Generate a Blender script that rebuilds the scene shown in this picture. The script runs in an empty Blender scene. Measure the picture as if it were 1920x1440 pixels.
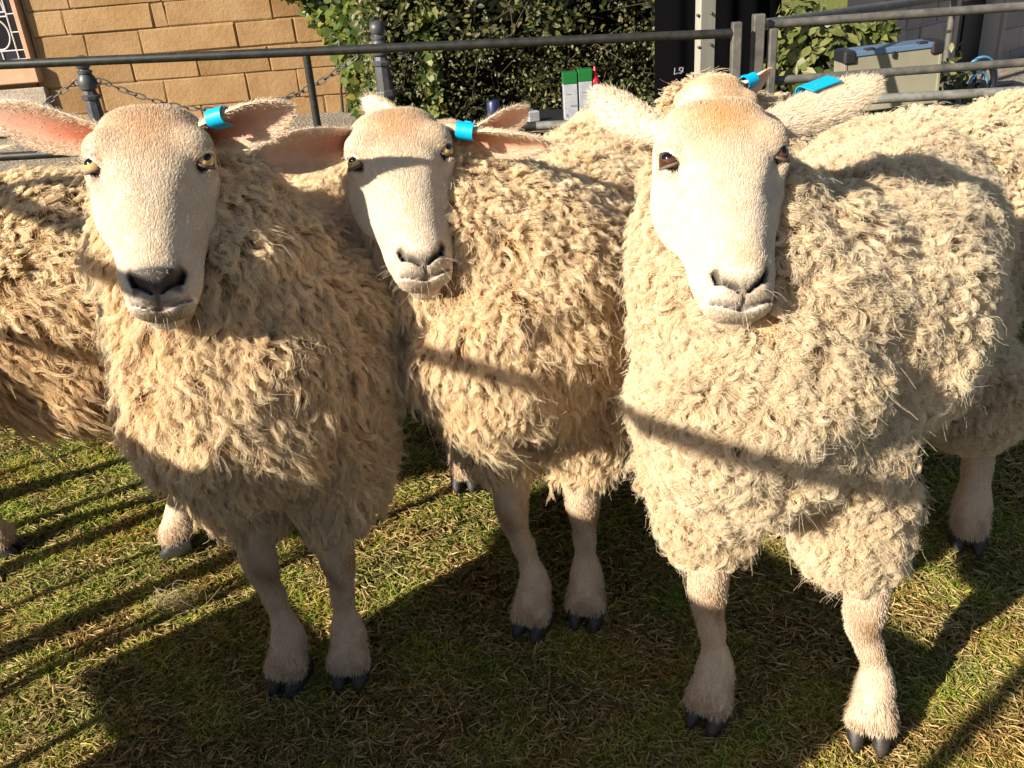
import bpy, math, random
import numpy as np
from mathutils import Vector, Matrix

SC = bpy.context.scene
COL = SC.collection
RNG = np.random.default_rng(7)
random.seed(7)

# ------------------------------------------------------------------ camera, sky, sun, exposure
F_PX = 1700.0
PITCH = math.radians(26.4)
ROLL = math.radians(4.5)
CAM_H = 1.1
fw = np.array([0, math.cos(PITCH), -math.sin(PITCH)])
r0 = np.array([1.0, 0, 0])
u0 = np.array([0, math.sin(PITCH), math.cos(PITCH)])
rt = math.cos(ROLL) * r0 - math.sin(ROLL) * u0
up = math.cos(ROLL) * u0 + math.sin(ROLL) * r0
CAM = np.array([0.0, 0.0, CAM_H])
cd = bpy.data.cameras.new('camera')
cam = bpy.data.objects.new('camera', cd)
COL.objects.link(cam)
cd.sensor_width = 36.0
cd.lens = F_PX / 1920.0 * 36.0
cd.clip_start = 0.02
cd.clip_end = 2000
m = Matrix.Identity(4)
for i in range(3):
    m[i][0] = rt[i]; m[i][1] = up[i]; m[i][2] = -fw[i]; m[i][3] = CAM[i]
cam.matrix_world = m
SC.camera = cam

SUN_AZ = math.radians(54)          # direction the light travels, clockwise from +Y
SUN_EL = math.radians(29)
sun_to = np.array([math.sin(SUN_AZ) * math.cos(SUN_EL), math.cos(SUN_AZ) * math.cos(SUN_EL), -math.sin(SUN_EL)])
w = bpy.data.worlds.new('World'); SC.world = w; w.use_nodes = True
nt = w.node_tree
sky = nt.nodes.new('ShaderNodeTexSky'); sky.sky_type = 'NISHITA'; sky.sun_disc = False
sky.sun_elevation = SUN_EL
sky.sun_rotation = math.atan2(-sun_to[0], -sun_to[1])
nt.links.new(sky.outputs[0], nt.nodes['Background'].inputs[0])
nt.nodes['Background'].inputs[1].default_value = 0.05
sl = bpy.data.lights.new('sun', 'SUN'); sl.energy = 5.0; sl.angle = math.radians(0.7); sl.color = (1.0, 0.90, 0.745)
so = bpy.data.objects.new('sun', sl); COL.objects.link(so)
so.rotation_euler = Vector(-sun_to).to_track_quat('Z', 'Y').to_euler()
so.location = (-5, -4, 6)
SC.view_settings.view_transform = 'Standard'
SC.view_settings.look = 'None'
SC.view_settings.exposure = 1.14
SC.view_settings.gamma = 1.0
SC.view_settings.use_curve_mapping = False
SC.cycles_curves.shape = 'RIBBONS'
SC.cycles_curves.subdivisions = 2
SC.cycles.max_bounces = 12
SC.cycles.diffuse_bounces = 8
SC.cycles.transmission_bounces = 8
SC.cycles.transparent_max_bounces = 8

# ------------------------------------------------------------------ helpers
def ray(x, y): return fw + rt * ((x - 960) / F_PX) - up * ((y - 720) / F_PX)
def at(x, y, d): return CAM + ray(x, y) * d
def aty(x, y, Y):
    r = ray(x, y); return CAM + r * (Y / r[1])
def onground(x, y, z=0.0):
    r = ray(x, y); return CAM + r * ((z - CAM_H) / r[2])
def nrm(v):
    v = np.asarray(v, float); return v / (np.linalg.norm(v, axis=-1, keepdims=True) + 1e-12)

def tag(o, label=None, cat=None, group=None, kind=None):
    if label: o['label'] = label
    if cat: o['category'] = cat
    if group: o['group'] = group
    if kind: o['kind'] = kind
    return o
def empty(name, loc, label=None, cat=None, group=None):
    o = bpy.data.objects.new(name, None); COL.objects.link(o); o.location = loc
    o.empty_display_size = 0.1
    return tag(o, label, cat, group)
def link(o, parent=None):
    """keep world placement: the object's data is in world space unless it has a matrix of its own"""
    COL.objects.link(o)
    if parent is not None:
        o.parent = parent
        root = parent; mt = Matrix.Identity(4)
        while root is not None:
            mt = root.matrix_basis if root is parent else root.matrix_basis @ mt
            mt = mt.copy(); root = root.parent
        full = Matrix.Identity(4); q = parent; chain = []
        while q is not None: chain.append(q); q = q.parent
        for q in reversed(chain): full = full @ q.matrix_parent_inverse @ q.matrix_basis
        o.matrix_parent_inverse = full.inverted()
    return o
def mesh_np(name, V, Fc, mat=None, parent=None, smooth=False, cols=None, mats=None, fmat=None):
    me = bpy.data.meshes.new(name)
    V = np.asarray(V, np.float32)
    if isinstance(Fc, np.ndarray):
        n, k = Fc.shape
        me.vertices.add(len(V)); me.vertices.foreach_set('co', V.ravel())
        me.loops.add(n * k); me.loops.foreach_set('vertex_index', Fc.astype(np.int32).ravel())
        me.polygons.add(n)
        me.polygons.foreach_set('loop_start', np.arange(0, n * k, k, dtype=np.int32))
        me.update(calc_edges=True); me.validate()
    else:
        me.from_pydata([tuple(map(float, v)) for v in V], [], [tuple(int(i) for i in f) for f in Fc]); me.update()
    if smooth: me.polygons.foreach_set('use_smooth', np.ones(len(me.polygons), bool))
    if cols is not None:
        a = me.color_attributes.new('Col', 'FLOAT_COLOR', 'POINT')
        c = np.ones((len(V), 4), np.float32); c[:, :3] = cols; a.data.foreach_set('color', c.ravel())
    for q in (mats or ([mat] if mat else [])): me.materials.append(q)
    if fmat is not None: me.polygons.foreach_set('material_index', np.asarray(fmat, np.int32))
    o = bpy.data.objects.new(name, me)
    return link(o, parent)

class MB:
    def __init__(s): s.v = []; s.f = []
    def add(s, V, Fs):
        b = len(s.v); s.v += [tuple(map(float, q)) for q in V]; s.f += [tuple(i + b for i in f) for f in Fs]
    def box(s, c, size, ax=None, bev=0.0):
        c = np.asarray(c, float); h = np.asarray(size, float) / 2
        ax = np.eye(3) if ax is None else np.asarray(ax, float)
        if bev <= 0:
            V = [c + ax[0] * h[0] * x + ax[1] * h[1] * y + ax[2] * h[2] * z for x in (-1, 1) for y in (-1, 1) for z in (-1, 1)]
            s.add(V, [(0, 1, 3, 2), (4, 6, 7, 5), (0, 4, 5, 1), (2, 3, 7, 6), (0, 2, 6, 4), (1, 5, 7, 3)])
        else:
            b = bev; V = []; Fs = []
            # chamfered box: 24 verts
            idx = {}
            for x in (-1, 1):
                for y in (-1, 1):
                    for z in (-1, 1):
                        for k in range(3):
                            p = [x * (h[0] - b), y * (h[1] - b), z * (h[2] - b)]
                            p[k] = (x, y, z)[k] * h[k]
                            idx[(x, y, z, k)] = len(V); V.append(c + ax[0] * p[0] + ax[1] * p[1] + ax[2] * p[2])
            for k in range(3):
                a, b2 = [(1, 2), (2, 0), (0, 1)][k]
                for sg in (-1, 1):
                    q = []
                    for (i, j) in ((-1, -1), (1, -1), (1, 1), (-1, 1)):
                        t = [0, 0, 0]; t[k] = sg; t[a] = i; t[b2] = j; q.append(idx[(t[0], t[1], t[2], k)])
                    Fs.append(q if sg > 0 else q[::-1])
            for k in range(3):          # edges along axis k
                a, b2 = [(1, 2), (2, 0), (0, 1)][k]
                for i in (-1, 1):
                    for j in (-1, 1):
                        t0 = [0, 0, 0]; t0[a] = i; t0[b2] = j; t1 = list(t0); t0[k] = -1; t1[k] = 1
                        q = [idx[(*t0, a)], idx[(*t1, a)], idx[(*t1, b2)], idx[(*t0, b2)]]
                        Fs.append(q if i * j < 0 else q[::-1])
            for x in (-1, 1):
                for y in (-1, 1):
                    for z in (-1, 1):
                        q = [idx[(x, y, z, 0)], idx[(x, y, z, 1)], idx[(x, y, z, 2)]]
                        Fs.append(q if x * y * z > 0 else q[::-1])
            s.add(V, Fs)
    def tube(s, pts, r, n=8, caps=True):
        pts = np.asarray(pts, float); m_ = len(pts)
        rr = np.broadcast_to(np.asarray(r, float), (m_,))
        T = np.gradient(pts, axis=0); T = nrm(T)
        ref = np.array([0, 0, 1.0]) if abs(T[0][2]) < 0.9 else np.array([1.0, 0, 0])
        N = nrm(np.cross(T[0], ref)); V = []
        for i in range(m_):
            N = N - T[i] * (N @ T[i]); N = nrm(N); B = np.cross(T[i], N)
            for k in range(n):
                a = 2 * math.pi * k / n
                V.append(pts[i] + (N * math.cos(a) + B * math.sin(a)) * rr[i])
        Fs = [(i * n + k, i * n + (k + 1) % n, (i + 1) * n + (k + 1) % n, (i + 1) * n + k) for i in range(m_ - 1) for k in range(n)]
        if caps: Fs += [tuple(range(n))[::-1], tuple((m_ - 1) * n + k for k in range(n))]
        s.add(V, Fs)
    def lathe(s, base, prof, n=16, ax=None):
        base = np.asarray(base, float); ax = np.eye(3) if ax is None else ax; V = []
        for (r, z) in prof:
            for k in range(n):
                a = 2 * math.pi * k / n
                V.append(base + ax[0] * r * math.cos(a) + ax[1] * r * math.sin(a) + ax[2] * z)
        m_ = len(prof)
        Fs = [(i * n + k, i * n + (k + 1) % n, (i + 1) * n + (k + 1) % n, (i + 1) * n + k) for i in range(m_ - 1) for k in range(n)]
        Fs += [tuple(range(n))[::-1], tuple((m_ - 1) * n + k for k in range(n))]
        s.add(V, Fs)
    def build(s, name, mat, parent=None, smooth=False, mats=None):
        me = bpy.data.meshes.new(name); me.from_pydata(s.v, [], s.f); me.update()
        for q in (mats or [mat]): me.materials.append(q)
        if smooth:
            me.polygons.foreach_set('use_smooth', np.ones(len(me.polygons), bool))
            me.set_sharp_from_angle(angle=math.radians(40))
        return link(bpy.data.objects.new(name, me), parent)

def curves_obj(name, P, R, mat, parent=None, kind=None, tint=None):
    """P: (N, n, 3) strand points in world space, R: (N, n) or (n,) radii"""
    N, n, _ = P.shape
    hc = bpy.data.hair_curves.new(name)
    hc.add_curves([n] * N)
    hc.attributes['position'].data.foreach_set('vector', np.ascontiguousarray(P, np.float32).ravel())
    a = hc.attributes.get('radius') or hc.attributes.new('radius', 'FLOAT', 'POINT')
    a.data.foreach_set('value', np.ascontiguousarray(np.broadcast_to(R, (N, n)), np.float32).ravel())
    if tint is None: tint = np.ones((N, 3))
    t = hc.attributes.new('tint', 'FLOAT_COLOR', 'CURVE'); tc = np.ones((N, 4), np.float32); tc[:, :3] = tint; t.data.foreach_set('color', tc.ravel())
    hc.materials.append(mat)
    o = link(bpy.data.objects.new(name, hc), parent)
    if kind: o['kind'] = kind
    return o

# ------------------------------------------------------------------ material helpers
class NT:
    def __init__(s, name):
        s.m = bpy.data.materials.new(name); s.m.use_nodes = True
        s.t = s.m.node_tree; s.b = s.t.nodes['Principled BSDF']; s.out = s.t.nodes['Material Output']
    def n(s, typ, **kw):
        q = s.t.nodes.new(typ)
        for k, v in kw.items():
            if hasattr(q, k): setattr(q, k, v)
        return q
    def l(s, a, b): s.t.links.new(a, b)
    def noise(s, scale, detail=4, rough=0.6, vec=None, coord='Object', stretch=None):
        if vec is None: vec = s.n('ShaderNodeTexCoord').outputs[coord]
        if stretch:
            mp = s.n('ShaderNodeMapping'); mp.inputs['Scale'].default_value = stretch; s.l(vec, mp.inputs[0]); vec = mp.outputs[0]
        q = s.n('ShaderNodeTexNoise'); q.inputs['Scale'].default_value = scale
        q.inputs['Detail'].default_value = detail; q.inputs['Roughness'].default_value = rough
        s.l(vec, q.inputs['Vector']); return q.outputs['Fac']
    def ramp(s, fac, stops):
        q = s.n('ShaderNodeValToRGB'); e = q.color_ramp.elements
        while len(e) < len(stops): e.new(0.5)
        for el, (p, c) in zip(e, stops): el.position = p; el.color = (*c, 1) if len(c) == 3 else c
        s.l(fac, q.inputs[0]); return q.outputs[0]
    def mix(s, fac, a, b, typ='MIX'):
        q = s.n('ShaderNodeMix'); q.data_type = 'RGBA'; q.blend_type = typ
        for sock, v in ((q.inputs[0], fac), (q.inputs[6], a), (q.inputs[7], b)):
            if hasattr(v, 'is_linked') or isinstance(v, bpy.types.NodeSocket): s.l(v, sock)
            elif isinstance(v, (int, float)): sock.default_value = v
            else: sock.default_value = (*v, 1) if len(v) == 3 else v
        return q.outputs[2]
    def bump(s, h, strength=0.3, dist=0.01):
        q = s.n('ShaderNodeBump'); q.inputs['Strength'].default_value = strength; q.inputs['Distance'].default_value = dist
        s.l(h, q.inputs['Height']); s.l(q.outputs[0], s.b.inputs['Normal']); return q
    def set(s, **kw):
        mp = dict(color='Base Color', rough='Roughness', spec='Specular IOR Level', metal='Metallic')
        for k, v in kw.items():
            sock = s.b.inputs[mp[k]]
            if isinstance(v, bpy.types.NodeSocket): s.l(v, sock)
            else: sock.default_value = (*v, 1) if isinstance(v, tuple) and len(v) == 3 else v
        return s

def hair_mat(name, root, tip, var, transl=0.35, rough=0.7, spec=0.15):
    """strand material: root to tip colour, per-strand variation, some light let through"""
    k = NT(name); hi = k.n('ShaderNodeHairInfo')
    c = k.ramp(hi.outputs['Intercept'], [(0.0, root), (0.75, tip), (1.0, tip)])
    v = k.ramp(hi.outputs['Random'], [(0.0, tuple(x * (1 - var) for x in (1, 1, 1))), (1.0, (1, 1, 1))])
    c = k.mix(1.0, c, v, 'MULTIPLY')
    c = k.mix(1.0, c, k.n('ShaderNodeAttribute', attribute_name='tint').outputs['Color'], 'MULTIPLY')
    k.set(color=c, rough=rough, spec=spec)
    tr = k.n('ShaderNodeBsdfTranslucent'); k.l(c, tr.inputs[0])
    mx = k.n('ShaderNodeMixShader'); mx.inputs[0].default_value = transl
    k.l(k.b.outputs[0], mx.inputs[1]); k.l(tr.outputs[0], mx.inputs[2]); k.l(mx.outputs[0], k.out.inputs[0])
    return k.m
# ------------------------------------------------------------------ animals: implicit surfaces
def surface_nets(Fv, org, h):
    """Fv: 3-D field, negative inside -> verts, quads"""
    ins = Fv < 0
    nx, ny, nz = Fv.shape
    cs = np.zeros((nx - 1, ny - 1, nz - 1), np.int8)
    corners = [(i, j, k) for i in (0, 1) for j in (0, 1) for k in (0, 1)]
    sl_ = lambda o, n: slice(o, n - 1 + o)
    for (i, j, k) in corners: cs += ins[sl_(i, nx), sl_(j, ny), sl_(k, nz)]
    act = (cs > 0) & (cs < 8)
    ci = np.argwhere(act); vid = -np.ones(act.shape, np.int64); vid[act] = np.arange(len(ci))
    acc = np.zeros((len(ci), 3)); cnt = np.zeros(len(ci))
    val = {c: Fv[ci[:, 0] + c[0], ci[:, 1] + c[1], ci[:, 2] + c[2]] for c in corners}
    for ax in range(3):
        for a in (0, 1):
            for b in (0, 1):
                c0 = [a, b]; c0.insert(ax, 0); c1 = [a, b]; c1.insert(ax, 1)
                v0 = val[tuple(c0)]; v1 = val[tuple(c1)]
                mk = (v0 < 0) != (v1 < 0)
                t = v0[mk] / (v0[mk] - v1[mk])
                p = np.tile(np.array(c0, float), (mk.sum(), 1)); p[:, ax] = t
                acc[mk] += p; cnt[mk] += 1
    V = org + h * (ci + acc / cnt[:, None])
    Q = []
    for ax in range(3):
        o1, o2 = [(1, 2), (2, 0), (0, 1)][ax]
        a0 = [slice(None)] * 3; a1 = [slice(None)] * 3
        a0[ax] = slice(0, -1); a1[ax] = slice(1, None)
        s0 = ins[tuple(a0)]; s1 = ins[tuple(a1)]
        e = np.argwhere(s0 != s1)
        e = e[(e[:, o1] > 0) & (e[:, o2] > 0) & (e[:, o1] < Fv.shape[o1] - 1) & (e[:, o2] < Fv.shape[o2] - 1)]
        d1 = np.zeros(3, int); d1[o1] = 1; d2 = np.zeros(3, int); d2[o2] = 1
        g = lambda q: vid[q[:, 0], q[:, 1], q[:, 2]]
        quad = np.stack([g(e - d1 - d2), g(e - d2), g(e), g(e - d1)], 1)
        fl = ~s0[e[:, 0], e[:, 1], e[:, 2]]
        quad[fl] = quad[fl][:, ::-1]
        Q.append(quad)
    Q = np.concatenate(Q); Q = Q[(Q >= 0).all(1)]
    return V, Q

class Field:
    def __init__(s, lo, hi, h):
        s.h = h; s.lo = np.asarray(lo, float); n = np.ceil((np.asarray(hi) - s.lo) / h).astype(int) + 1
        s.F = np.full(n, 0.3, np.float32); s.n = n
    def _box(s, lo, hi):
        a = np.clip(np.floor((np.asarray(lo) - s.lo) / s.h).astype(int), 0, s.n); b = np.clip(np.ceil((np.asarray(hi) - s.lo) / s.h).astype(int) + 1, 0, s.n)
        if (b <= a).any(): return None
        g = [s.lo[i] + s.h * np.arange(a[i], b[i]) for i in range(3)]
        X, Y, Z = np.meshgrid(*g, indexing='ij')
        return tuple(slice(a[i], b[i]) for i in range(3)), np.stack([X, Y, Z], -1).astype(np.float32)
    def _merge(s, sl_, d, k):
        o = s.F[sl_]
        hh = np.clip(0.5 + 0.5 * (o - d) / k, 0, 1)
        s.F[sl_] = o + (d - o) * hh - k * hh * (1 - hh)
    def cone(s, a, b, ra, rb, k=0.03):
        a = np.asarray(a, float); b = np.asarray(b, float); m_ = k * 1.5 + 0.02
        R = max(ra, rb)
        q = s._box(np.minimum(a, b) - R - m_, np.maximum(a, b) + R + m_)
        if q is None: return
        sl_, P = q; ab = b - a; L2 = ab @ ab + 1e-12
        t = np.clip(((P - a) @ ab) / L2, 0, 1)
        d = np.linalg.norm(P - (a + t[..., None] * ab), axis=-1) - (ra + (rb - ra) * t)
        s._merge(sl_, d.astype(np.float32), k)
    def ell(s, c, rad, ax=None, k=0.04):
        c = np.asarray(c, float); rad = np.asarray(rad, float); ax = np.eye(3) if ax is None else ax
        R = rad.max() + k * 1.5 + 0.02
        q = s._box(c - R, c + R)
        if q is None: return
        sl_, P = q; L = (P - c) @ np.asarray(ax).T
        k0 = np.linalg.norm(L / rad, axis=-1); k1 = np.linalg.norm(L / rad ** 2, axis=-1)
        d = np.where(k0 < 1e-6, -rad.min(), k0 * (k0 - 1) / np.maximum(k1, 1e-6))
        s._merge(sl_, d.astype(np.float32), k)
    def mesh(s): return surface_nets(s.F, s.lo, s.h)

def smin(a, b, k):
    h = np.clip(0.5 + 0.5 * (b - a) / k, 0, 1); return b + (a - b) * h - k * h * (1 - h)
def seg2(x, y, a, b):
    a = np.array(a); b = np.array(b); ab = b - a
    t = np.clip(((x - a[0]) * ab[0] + (y - a[1]) * ab[1]) / (ab @ ab), 0, 1)
    return np.hypot(x - a[0] - t * ab[0], y - a[1] - t * ab[1]), t

EYE = np.array([0.0605, 0.086, 0.0325]); EYE_R = 0.0132
EYE_N = nrm(np.array([0.66, -0.04, 0.75]))
NA, NB_, NC = (0.0055, 0.2555), (0.0245, 0.2405), (0.0285, 0.2310)
MY = 0.2685
def smooth_table(s, vals, q):
    xs = np.linspace(-0.02, 0.30, 641); y = np.interp(xs, s, vals)
    kx = np.exp(-0.5 * (np.arange(-30, 31) / 9.0) ** 2); kx /= kx.sum()
    y = np.convolve(np.pad(y, 30, 'edge'), kx, 'valid')
    return np.interp(q, xs, y)

def head_mesh(h=0.0026):
    """canonical sheep head: x lateral, y from poll (0) to lips (0.27), z dorsal"""
    lo = np.array([-0.10, -0.035, -0.105]); hi = np.array([0.10, 0.29, 0.085])
    n = np.ceil((hi - lo) / h).astype(int)
    g = [lo[i] + h * np.arange(n[i] + 1) for i in range(3)]
    X, Y, Z = np.meshgrid(*g, indexing='ij')
    X = X.astype(np.float32); Y = Y.astype(np.float32); Z = Z.astype(np.float32)
    S = [-0.02, 0.0, 0.02, 0.05, 0.08, 0.11, 0.14, 0.17, 0.20, 0.225, 0.245, 0.262, 0.30]
    W = [0.058, 0.065, 0.070, 0.0725, 0.073, 0.072, 0.0640, 0.0560, 0.0495, 0.0475, 0.0425, 0.035, 0.032]
    T = [0.020, 0.034, 0.046, 0.056, 0.062, 0.063, 0.059, 0.054, 0.049, 0.045, 0.038, 0.028, 0.020]
    B = [-0.05, -0.06, -0.065, -0.072, -0.080, -0.084, -0.080, -0.068, -0.056, -0.049, -0.045, -0.041, -0.04]
    s1 = Y[0, :, 0]
    wv = smooth_table(S, W, s1)[None, :, None]; tv = smooth_table(S, T, s1)[None, :, None]; bv = smooth_table(S, B, s1)[None, :, None]
    cv = (tv + bv) / 2; hv = (tv - bv) / 2
    zr = (Z - cv) / hv
    # nasal bridge narrower than the cheeks; jaw narrower below
    nar = 1 - 0.27 * np.clip(zr, 0, 1) ** 1.5 * np.clip((Y - 0.09) / 0.07, 0, 1) - 0.22 * np.clip(-zr, 0, 1) ** 1.5
    ex = 2.6
    rad = ((np.abs(X) / (wv * nar)) ** ex + np.abs(zr) ** ex) ** (1 / ex)
    f = (rad - 1) * np.minimum(wv, hv) * 0.9
    # rounded ends
    ax_ = np.abs(X)
    def ell(c, r):
        q = np.sqrt(((ax_ - c[0]) / r[0]) ** 2 + ((Y - c[1]) / r[1]) ** 2 + ((Z - c[2]) / r[2]) ** 2)
        return (q - 1) * min(r)
    cut0 = ((ax_ / 0.084) ** 3 + (np.abs(Y - 0.092) / 0.087) ** 3 + (np.abs(Z + 0.010) / 0.084) ** 3) ** (1 / 3.0) * 0.084 - 0.084
    cut1 = ell((0, 0.190, 0.002), (0.068, 0.085, 0.064))
    f = np.where(Y < 0.075, np.maximum(f, -smin(-f, -cut0, 0.012)), f)
    f = np.where(Y > 0.19, np.maximum(f, -smin(-f, -cut1, 0.010)), f)
    # brow ridge, cheek, nose tip, lips, chin
    f = smin(f, ell((0.052, 0.066, 0.040), (0.021, 0.018, 0.016)), 0.016)
    f = smin(f, ell((EYE[0] - 0.003, EYE[1] + 0.003, EYE[2] - 0.004), (0.0175, 0.023, 0.0185)), 0.012)
    f = smin(f, ell((0.050, 0.118, -0.030), (0.026, 0.044, 0.036)), 0.02)
    f = smin(f, ell((0, 0.226, 0.034), (0.030, 0.034, 0.021)), 0.012)
    f = smin(f, ell((0.0175, 0.255, 0.008), (0.0205, 0.0160, 0.025)), 0.010)
    f = smin(f, ell((0, 0.2635, -0.024), (0.0215, 0.0140, 0.018)), 0.006)
    # eye socket
    d = np.sqrt((ax_ - EYE[0]) ** 2 + (Y - EYE[1]) ** 2 + (Z - EYE[2]) ** 2)
    f = -smin(-f, d - EYE_R * 1.10, 0.004)
    # tear line under the eye
    dt, _ = seg2(ax_, Y, (0.057, 0.102), (0.043, 0.140)); f += 0.0042 * np.exp(-(dt / 0.009) ** 2) * (Z > -0.01)
    # nostrils (comma slits), groove of the upper lip, mouth
    front = Z > -0.02
    dn, tn = seg2(ax_, Y, NA, NB_)
    dn2, _ = seg2(ax_, Y, NB_, NC)
    wdt = 0.0020 + 0.0016 * tn
    f += 0.0075 * np.exp(-(dn / wdt) ** 2) * front + 0.009 * np.exp(-(dn2 / 0.0032) ** 2) * front
    dp, _ = seg2(ax_, Y, (0.0, 0.254), (0.0, MY)); f += 0.0035 * np.exp(-(dp / 0.0018) ** 2) * front
    ym = MY - 0.0075 * (ax_ / 0.03) ** 2
    dm = np.abs(Y - ym); mk = (ax_ < 0.036) & (Z > -0.045)
    f += 0.0042 * np.exp(-(dm / 0.0019) ** 2) * mk
    V, Q = surface_nets(f, lo, h)
    # colour
    x = np.abs(V[:, 0]); y = V[:, 1]; z = V[:, 2]
    return V, Q

def head_color(V, nose_dark, rosy, rng):
    x = np.abs(V[:, 0]); y = V[:, 1]; z = V[:, 2]
    base = np.tile(np.array([0.80, 0.70, 0.56]), (len(V), 1))
    pk = np.exp(-((V[:, 0] / 0.05) ** 2 + ((y - 0.055) / 0.05) ** 2)) * (z > 0) * rosy
    base = base * (1 - pk[:, None]) + np.array([0.74, 0.50, 0.33]) * pk[:, None]
    fr = (z > -0.02)
    d1, _ = seg2(x, y, NA, NB_); d2, _ = seg2(x, y, NB_, NC)
    dn = np.minimum(d1, d2); dp, _ = seg2(x, y, (0.0, 0.250), (0.0, MY))
    nz = np.exp(-(np.minimum(dn, dp) / (0.0036 + 0.006 * nose_dark)) ** 2) * fr
    ctr = np.exp(-((x / 0.0095) ** 2 + ((y - 0.2535) / 0.0062) ** 2)) * fr * 0.95
    nz = np.maximum(nz, ctr)
    tri = (1.0 * (nose_dark > 0.5)) * (np.clip((y - 0.220) / 0.012, 0, 1) * np.clip((0.260 - y) / 0.006, 0, 1) * np.clip((0.034 - x) / 0.008, 0, 1)) * fr * nose_dark
    nz = np.clip(np.maximum(nz, tri), 0, 1)[:, None]
    base = base * (1 - nz) + np.array([0.022, 0.018, 0.018]) * nz
    ym = MY - 0.0075 * (x / 0.03) ** 2
    mm = (np.exp(-(np.abs(y - ym) / 0.0022) ** 2) * (x < 0.034) * (z > -0.045))[:, None]
    base = base * (1 - mm) + np.array([0.06, 0.045, 0.04]) * mm
    lip = (np.exp(-((x / 0.03) ** 2 + ((y - 0.263) / 0.009) ** 2)) * fr * 0.6)[:, None]
    base = base * (1 - lip) + np.array([0.42, 0.34, 0.30]) * lip
    de = np.sqrt((x - EYE[0]) ** 2 + (y - EYE[1]) ** 2 + (z - EYE[2]) ** 2)
    em = np.clip((0.0168 - de) / 0.0022, 0, 1)[:, None]
    base = base * (1 - em) + np.array([0.07, 0.05, 0.04]) * em
    return base

HEAD_V, HEAD_Q = head_mesh()

def tri_sample(V, Q, dens, rng):
    """random points on quads: dens = points per m2 per quad -> positions, quad index, bary quads"""
    a, b, c, d = (V[Q[:, i]] for i in range(4))
    ar = 0.5 * np.linalg.norm(np.cross(c - a, d - b), axis=1)
    lam = ar * dens; n = rng.poisson(lam)
    qi = np.repeat(np.arange(len(Q)), n)
    u = rng.random(len(qi))[:, None]; v = rng.random(len(qi))[:, None]
    p = (a[qi] * (1 - u) + b[qi] * u) * (1 - v) + (d[qi] * (1 - u) + c[qi] * u) * v
    return p, qi
def vnormals(V, Q):
    a, b, c, d = (V[Q[:, i]] for i in range(4))
    fn = np.cross(c - a, d - b); N = np.zeros_like(V)
    for i in range(4): np.add.at(N, Q[:, i], fn)
    return nrm(N)

def ear_mesh(base, axis, openv, length, width, cup, droop, nt_=16, nu=9, fold=0.0):
    """a leaf-shaped ear with thickness. openv: the way the hollow side looks"""
    axis = nrm(axis); openv = nrm(openv - axis * (np.asarray(openv) @ axis)); side = np.cross(axis, openv)
    T = np.linspace(0, 1, nt_); U = np.linspace(-1, 1, nu)
    O = np.zeros((nt_, nu, 3)); I = np.zeros((nt_, nu, 3))
    for i, t in enumerate(T):
        wv = width * (0.62 + 0.5 * math.sin(math.pi * min(t / 0.9, 1) * 0.62)) * math.sqrt(max(1 - t ** 3.2, 0.0)) * 0.98 + 0.0008
        ct = cup * (1 - t) ** 0.8 * 1.5 + cup * 0.45
        c = base + axis * length * t + np.array([0, 0, -1]) * droop * t * t
        for j, u in enumerate(U):
            ang = u * ct
            if ct > 0.05:
                R = wv / ct; ps = R * math.sin(ang); po = R * (1 - math.cos(ang))
            else: ps = wv * u; po = 0
            n_ = nrm(openv * math.cos(ang) - side * math.sin(ang))
            p = c + side * ps + openv * po
            th = (0.0032 * (1 - abs(u) ** 3) + 0.0008) * (1 - 0.5 * t)
            O[i, j] = p - n_ * th; I[i, j] = p + n_ * th * 0.6
    V = np.concatenate([O.reshape(-1, 3), I.reshape(-1, 3)]); M_ = nt_ * nu; Q = []
    for i in range(nt_ - 1):
        for j in range(nu - 1):
            a = i * nu + j
            Q.append((a, a + 1, a + nu + 1, a + nu)); Q.append((M_ + a, M_ + a + nu, M_ + a + nu + 1, M_ + a + 1))
    for i in range(nt_ - 1):
        for j, s_ in ((0, 1), (nu - 1, -1)):
            a = i * nu + j; q = (a, a + nu, M_ + a + nu, M_ + a); Q.append(q if s_ > 0 else q[::-1])
    for j in range(nu - 1):
        a = (nt_ - 1) * nu + j; Q.append((a, a + 1, M_ + a + 1, M_ + a))
    Q = np.array(Q)
    # outward orientation check
    return V, Q, (nt_, nu), O, I

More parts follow.
